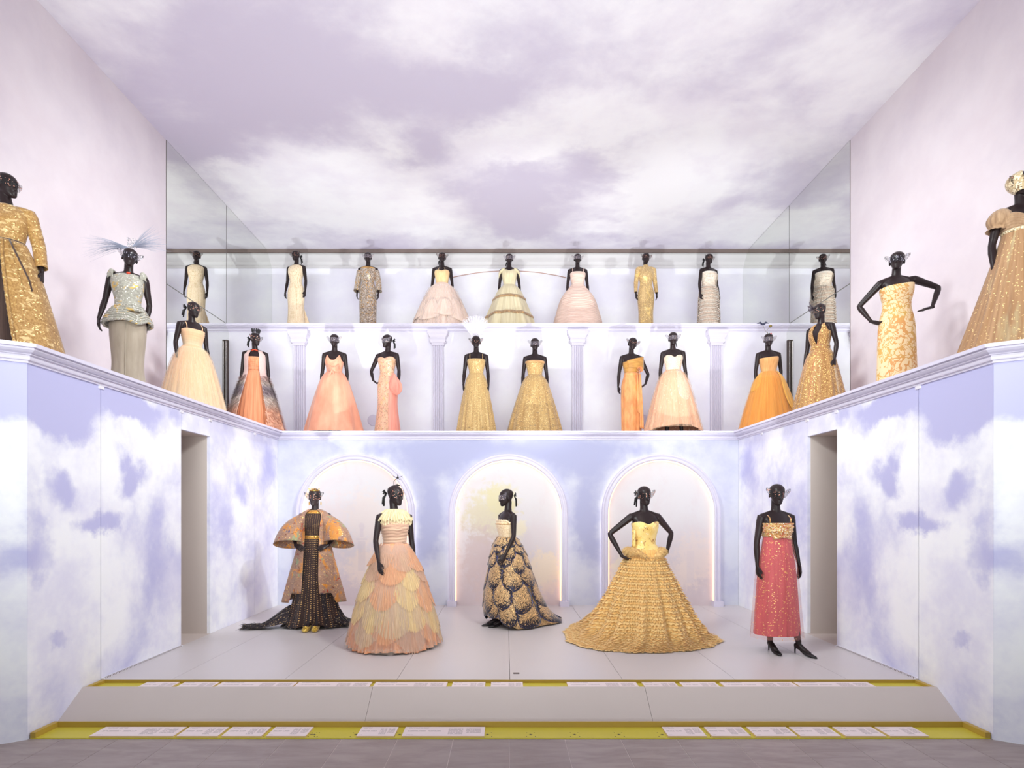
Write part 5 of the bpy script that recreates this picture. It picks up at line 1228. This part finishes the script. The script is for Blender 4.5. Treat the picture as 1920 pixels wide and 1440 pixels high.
# gold long-sleeved column
gl = fabric('gold_beaded', (210,176,124), (180,144,96), .45, (50,2,1), 'U', layers=(('noise',(9,9,5),.57,(232,196,124),.2,.45,3.3),('cells',95,.90,(255,226,164),.4,.35)))
T, H = figure(1211, 12.13, Z2, 4, 'mannequin in a gold beaded long-sleeved column gown on the top ledge', head=(6,2,0), ribbon=0, mask=lace_dark)
bodice(T, gl, 1.54, 1.14, .011); band(T, gl, 1.545, .05, .006, 'high_collar')
for s in (-1,1): sleeve(T, gl, down(s), s, .056, .034, .95)
sk = Skirt([(1.15,.127,.096,.085),(1.02,.165,.116,.122),(.88,.182,.12,.135),(.5,.155,.125,.13),(.02,.165,.14,.14)], 9, .03, 141); sk.build(T, gl)
# white feather column
fe = fabric('ivory_feathers', (255,246,236), (250,232,216), .9, (30,30,30), bump=.6)
fe2 = fabric('ivory_feathers_shaded', (250,230,214), (240,212,192), .9, (30,30,30), bump=.6)
T, H = figure(1329, 12.17, Z2, 14, 'mannequin in an ivory feathered strapless gown with a side cape, rightmost on the top ledge', head=(4,2,3), ribbon=-1, mask=lace_dark, R=down(1,.0,.0))
bodice(T, fe, lambda t: 1.40+.02*math.cos(t), 1.13, .018)
sk = Skirt([(1.15,.14,.108,.10),(1.0,.18,.135,.14),(.8,.20,.15,.16),(.4,.215,.17,.18),(.10,.24,.19,.2)], 6, .03, 151); sk.build(T, fe)
cape = lambda u,v: (.10+.12*u+.05*v*u, .02+.10*math.cos(u*4)-.03, lerp(1.40,.25,v)-.0)
MB().grid(lambda u,v: (.07+.11*math.sin(u*2.2)+.07*v*u, -.10+.24*u, lerp(1.40,.72,v)), 14, 16).build('side_cape', fe, T, solid=.012)
m = MB(); rn = random.Random(6)
for k in range(27):
    z = 1.13-.04*k
    sk.ring(T, fe2 if k % 2 else fe, z, .05, .032, 40+k%7, .008, 'feather_row', 130, seed=k, jag=.3)
for k in range(46):
    z = 1.38-.028*k
    for i in range(44):
        t = i/44*2*pi+rn.uniform(-.07,.07); p = Vector(sk.at(t,z,.004) if z < 1.15 else tpt(t,z,.02))
        q = Vector((math.sin(t),-math.cos(t),-.8)).normalized()*.034; sd = Vector((math.cos(t),math.sin(t),0))*.015; m.add([p-sd,p+sd,p+q+sd*.6,p+q-sd*.6], [(0,1,2,3)])
for k in range(300):
    u, v = rn.random(), rn.random(); p = Vector((.07+.11*math.sin(u*2.2)+.07*v*u, -.10+.24*u, lerp(1.40,.72,v))); q = Vector((.9,-.3,-.6)).normalized()*.05; sd = Vector((.1,.3,.1))*.05; m.add([p-sd,p+sd,p+q], [(0,1,2)])
o = m.build('feather', fe, T); o['kind'] = 'stuff'
finish_bodies()
# pieces that belong to a part of the dress hang under that part; mannequins of one row share a group
under = {'strap':'bodice','halter_strap':'bodice','neckline_trim':'bodice','neckline_fold':'bodice','bead_row':'bodice','bow':'bodice','gold_piping':'bodice','collar':'bodice','high_collar':'bodice','bodice_flap':'bodice','bust_band':'bodice','front_seam':'skirt','ruffle':'skirt','bronze_band':'skirt','feather_row':'skirt','tulle_petal':'skirt','tulle_layer':'skirt','lace_spray':'skirt','side_drape':'skirt','side_panel':'skirt','train_fringe':'skirt','tulle_tips':'skirt','hem_fringe':'skirt','bow_tail':'twisted_knot','sash_tail':'waist_sash','feather_tips':'feather_peplum','fringe':'vest_panel','scalloped_edge':'coat_skirt','sleeve_lining':'cape_sleeve'}
for T in [o for o in bpy.data.objects if o.name.startswith('dressed_mannequin')]:
    ch = list(T.children); by = {}
    for c in ch: by.setdefault(c.name.split('.')[0], []).append(c)
    for k, v in under.items():
        if v in by:
            for i, c in enumerate(by.get(k, [])):
                if not c.children: c.parent = by[v][i % len(by[v])]
    z = T.location.z; T['group'] = 'mannequins on the top ledge' if z > 5 else ('mannequins on the gallery ledge' if z > 2 else 'mannequins on the white stage')
